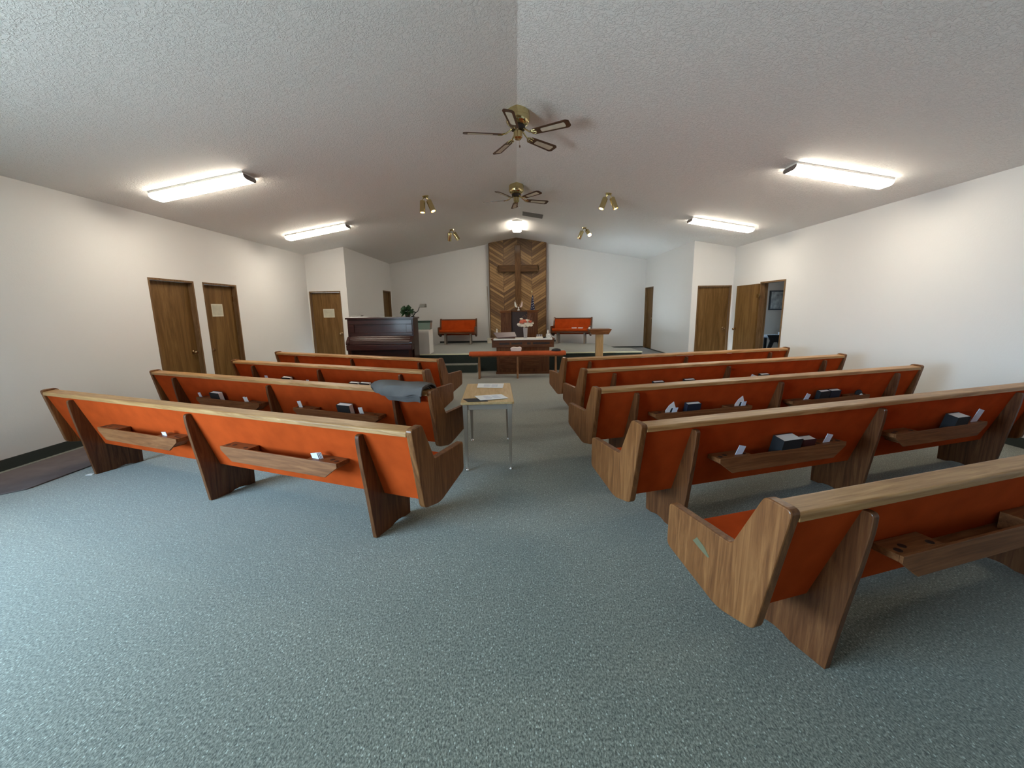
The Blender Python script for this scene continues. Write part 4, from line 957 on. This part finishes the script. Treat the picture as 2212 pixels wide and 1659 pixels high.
dl = thing('desk_lamp', 'bent arm desk lamp beside the plant on the piano', 'lamp', (-2.44, 9.88, 1.4005))
obj('clamp_base', MB().lathe([(0.001, 0), (0.04, 0), (0.035, 0.015), (0.001, 0.02)], seg=14), M['black'], dl)
obj('arm', MB().tube([(0, 0, 0.01), (0.07, -0.01, 0.10), (0.12, -0.01, 0.12), (0.19, -0.02, 0.27)], [0.012, 0.012, 0.009, 0.010], 8), M['black'], dl)
obj('lamp_head', MB().hexa([(0.17, -0.08, 0.215), (0.30, -0.08, 0.215), (0.33, 0.05, 0.215), (0.17, 0.05, 0.215)], [(0.19, -0.07, 0.30), (0.33, -0.07, 0.30), (0.33, 0.04, 0.30), (0.19, 0.04, 0.30)]), M['lampshade'], dl, bevel=0.01)
pd = thing('white_pedestal', 'tall white box pedestal on the stage beside the piano', 'pedestal', (-2.385, 10.74, ZST))
obj('box', MB().box((-0.175, -0.25, 0), (0.175, 0.25, 0.60)), M['white'], pd, bevel=0.004)
obj('top', MB().box((-0.18, -0.255, 0.6005), (0.18, 0.255, 0.618)), M['white'], pd, bevel=0.003)
tk = thing('glass_tank', 'green tinted glass tank on the white pedestal', 'glass tank', (-2.37, 10.69, ZST+0.6185))
obj('tank_body', MB().hexa([(-0.17, -0.12, 0), (0.17, -0.12, 0), (0.17, 0.12, 0), (-0.17, 0.12, 0)], [(-0.2, -0.14, 0.18), (0.19, -0.14, 0.18), (0.19, 0.14, 0.18), (-0.2, 0.14, 0.18)]), M['tank'], tk)
obj('tank_rim', MB().box((-0.205, -0.145, 0.1805), (0.195, 0.145, 0.225)), M['tankrim'], tk, bevel=0.004)

# ------------------------------------------------------------------ floor mat, scrap
tag(obj('floor_mat', MB().prism([(-5.08, 3.30), (-4.50, 3.30), (-4.385, 3.42), (-4.385, 5.6), (-5.08, 5.6)], 0.0005, 0.012, 'z'), M['mat'], bevel=0.004), 'grey brown runner mat along the left wall', 'mat')
tag(obj('paper_scrap', MB().prism([(-4.19, 3.735), (-4.13, 3.74), (-4.135, 3.775), (-4.18, 3.775)], 0.0005, 0.006, 'z'), M['paper']), 'small white scrap by the foot of the nearest left pew', 'paper scrap')

# ------------------------------------------------------------------ side room through the doorway
mb = MB().box((XR+0.14, 7.6, -0.1), (8.9, 13.4, 0.0))
tag(obj('floor_side_room', mb, M['riser']), 'dark floor of the side room beyond the doorway', 'floor', kind='structure')
def sbox(nm, a, b, lab, mt='side_wall'): tag(obj(nm, MB().box(a, b), M[mt]), lab, 'wall', kind='structure')
sbox('wall_side_far', (XR+0.14, 13.2, 0), (8.9, 13.32, 2.6), 'taupe far wall of the side room')
sbox('wall_side_near', (XR+0.14, 7.5, 0), (8.9, 7.6, 2.6), 'near wall of the side room')
wall('wall_side_right', 'outer wall of the side room with a window', (8.75, 7.6), (8.75, 13.2), (0.14, 0), (lambda u: 2.6,), [(2.8, 3.8, 0.95, 1.95)], mat='side_wall')
sbox('wall_side_partition', (XR+0.14, YB0+0.12, 0), (XR+0.26, 13.2, 2.6), 'inner partition of the side room')
tag(obj('ceiling_side_room', MB().box((XR+0.14, 7.5, 2.6), (8.9, 13.4, 2.7)), M['ceil']), 'flat ceiling of the side room', 'ceiling', kind='structure')
window('window_2', 'window in the outer wall of the side room', 'x', 8.75, -1, 10.4, 11.4, 0.95, 1.95, [])
pc = thing('framed_picture', 'dark framed picture on the side room wall seen through the doorway', 'picture', (8.16, 13.195, 1.71))
obj('frame', MB().box((-0.24, -0.03, -0.30), (0.24, 0, 0.30)), M['black'], pc, bevel=0.004)
obj('image', MB().box((-0.20, -0.033, -0.26), (0.20, -0.0305, 0.26)), flat('faded_grey_print', (0.13, 0.12, 0.11), 0.5, var=0.5), pc)
tt = thing('side_room_table', 'glass topped table beyond the doorway, window reflection painted pale blue', 'table', (6.85, 10.95, 0))
obj('tabletop', MB().box((-0.55, -0.4, 0.74), (0.55, 0.4, 0.77)), M['table_refl'], tt, bevel=0.004)
for a in (-1, 1):
    for b in (-1, 1): obj('leg', MB().box((a*0.48-0.025, b*0.33-0.025, 0), (a*0.48+0.025, b*0.33+0.025, 0.7395)), M['black'], tt)
cc = thing('dark_chair', 'dark chair tucked at the table beyond the doorway', 'chair', (6.32, 10.30, 0))
obj('seat', MB().box((-0.22, -0.2, 0.43), (0.22, 0.22, 0.47)), M['black'], cc, bevel=0.01)
bk_ = MB().prism([(-0.20, 0.4705), (-0.12, 0.4705), (-0.05, 0.66), (0.05, 0.66), (0.12, 0.4705), (0.20, 0.4705), (0.14, 0.70), (0.21, 0.84), (-0.21, 0.84), (-0.14, 0.70)], -0.2, -0.17, 'y')
obj('backrest', bk_, M['black'], cc)
for a in (-1, 1):
    for b in (-1, 1): obj('leg', MB().box((a*0.19-0.02, b*0.18-0.02, 0), (a*0.19+0.02, b*0.18+0.02, 0.4295)), M['black'], cc)
cp = thing('white_cup', 'small white cup on the table beyond the doorway', 'cup', (6.86, 10.85, 0.7705)); obj('cup', MB().lathe([(0.001, 0), (0.03, 0), (0.035, 0.09), (0.031, 0.09), (0.026, 0.006), (0.001, 0.005)], seg=14), M['paper'], cp)
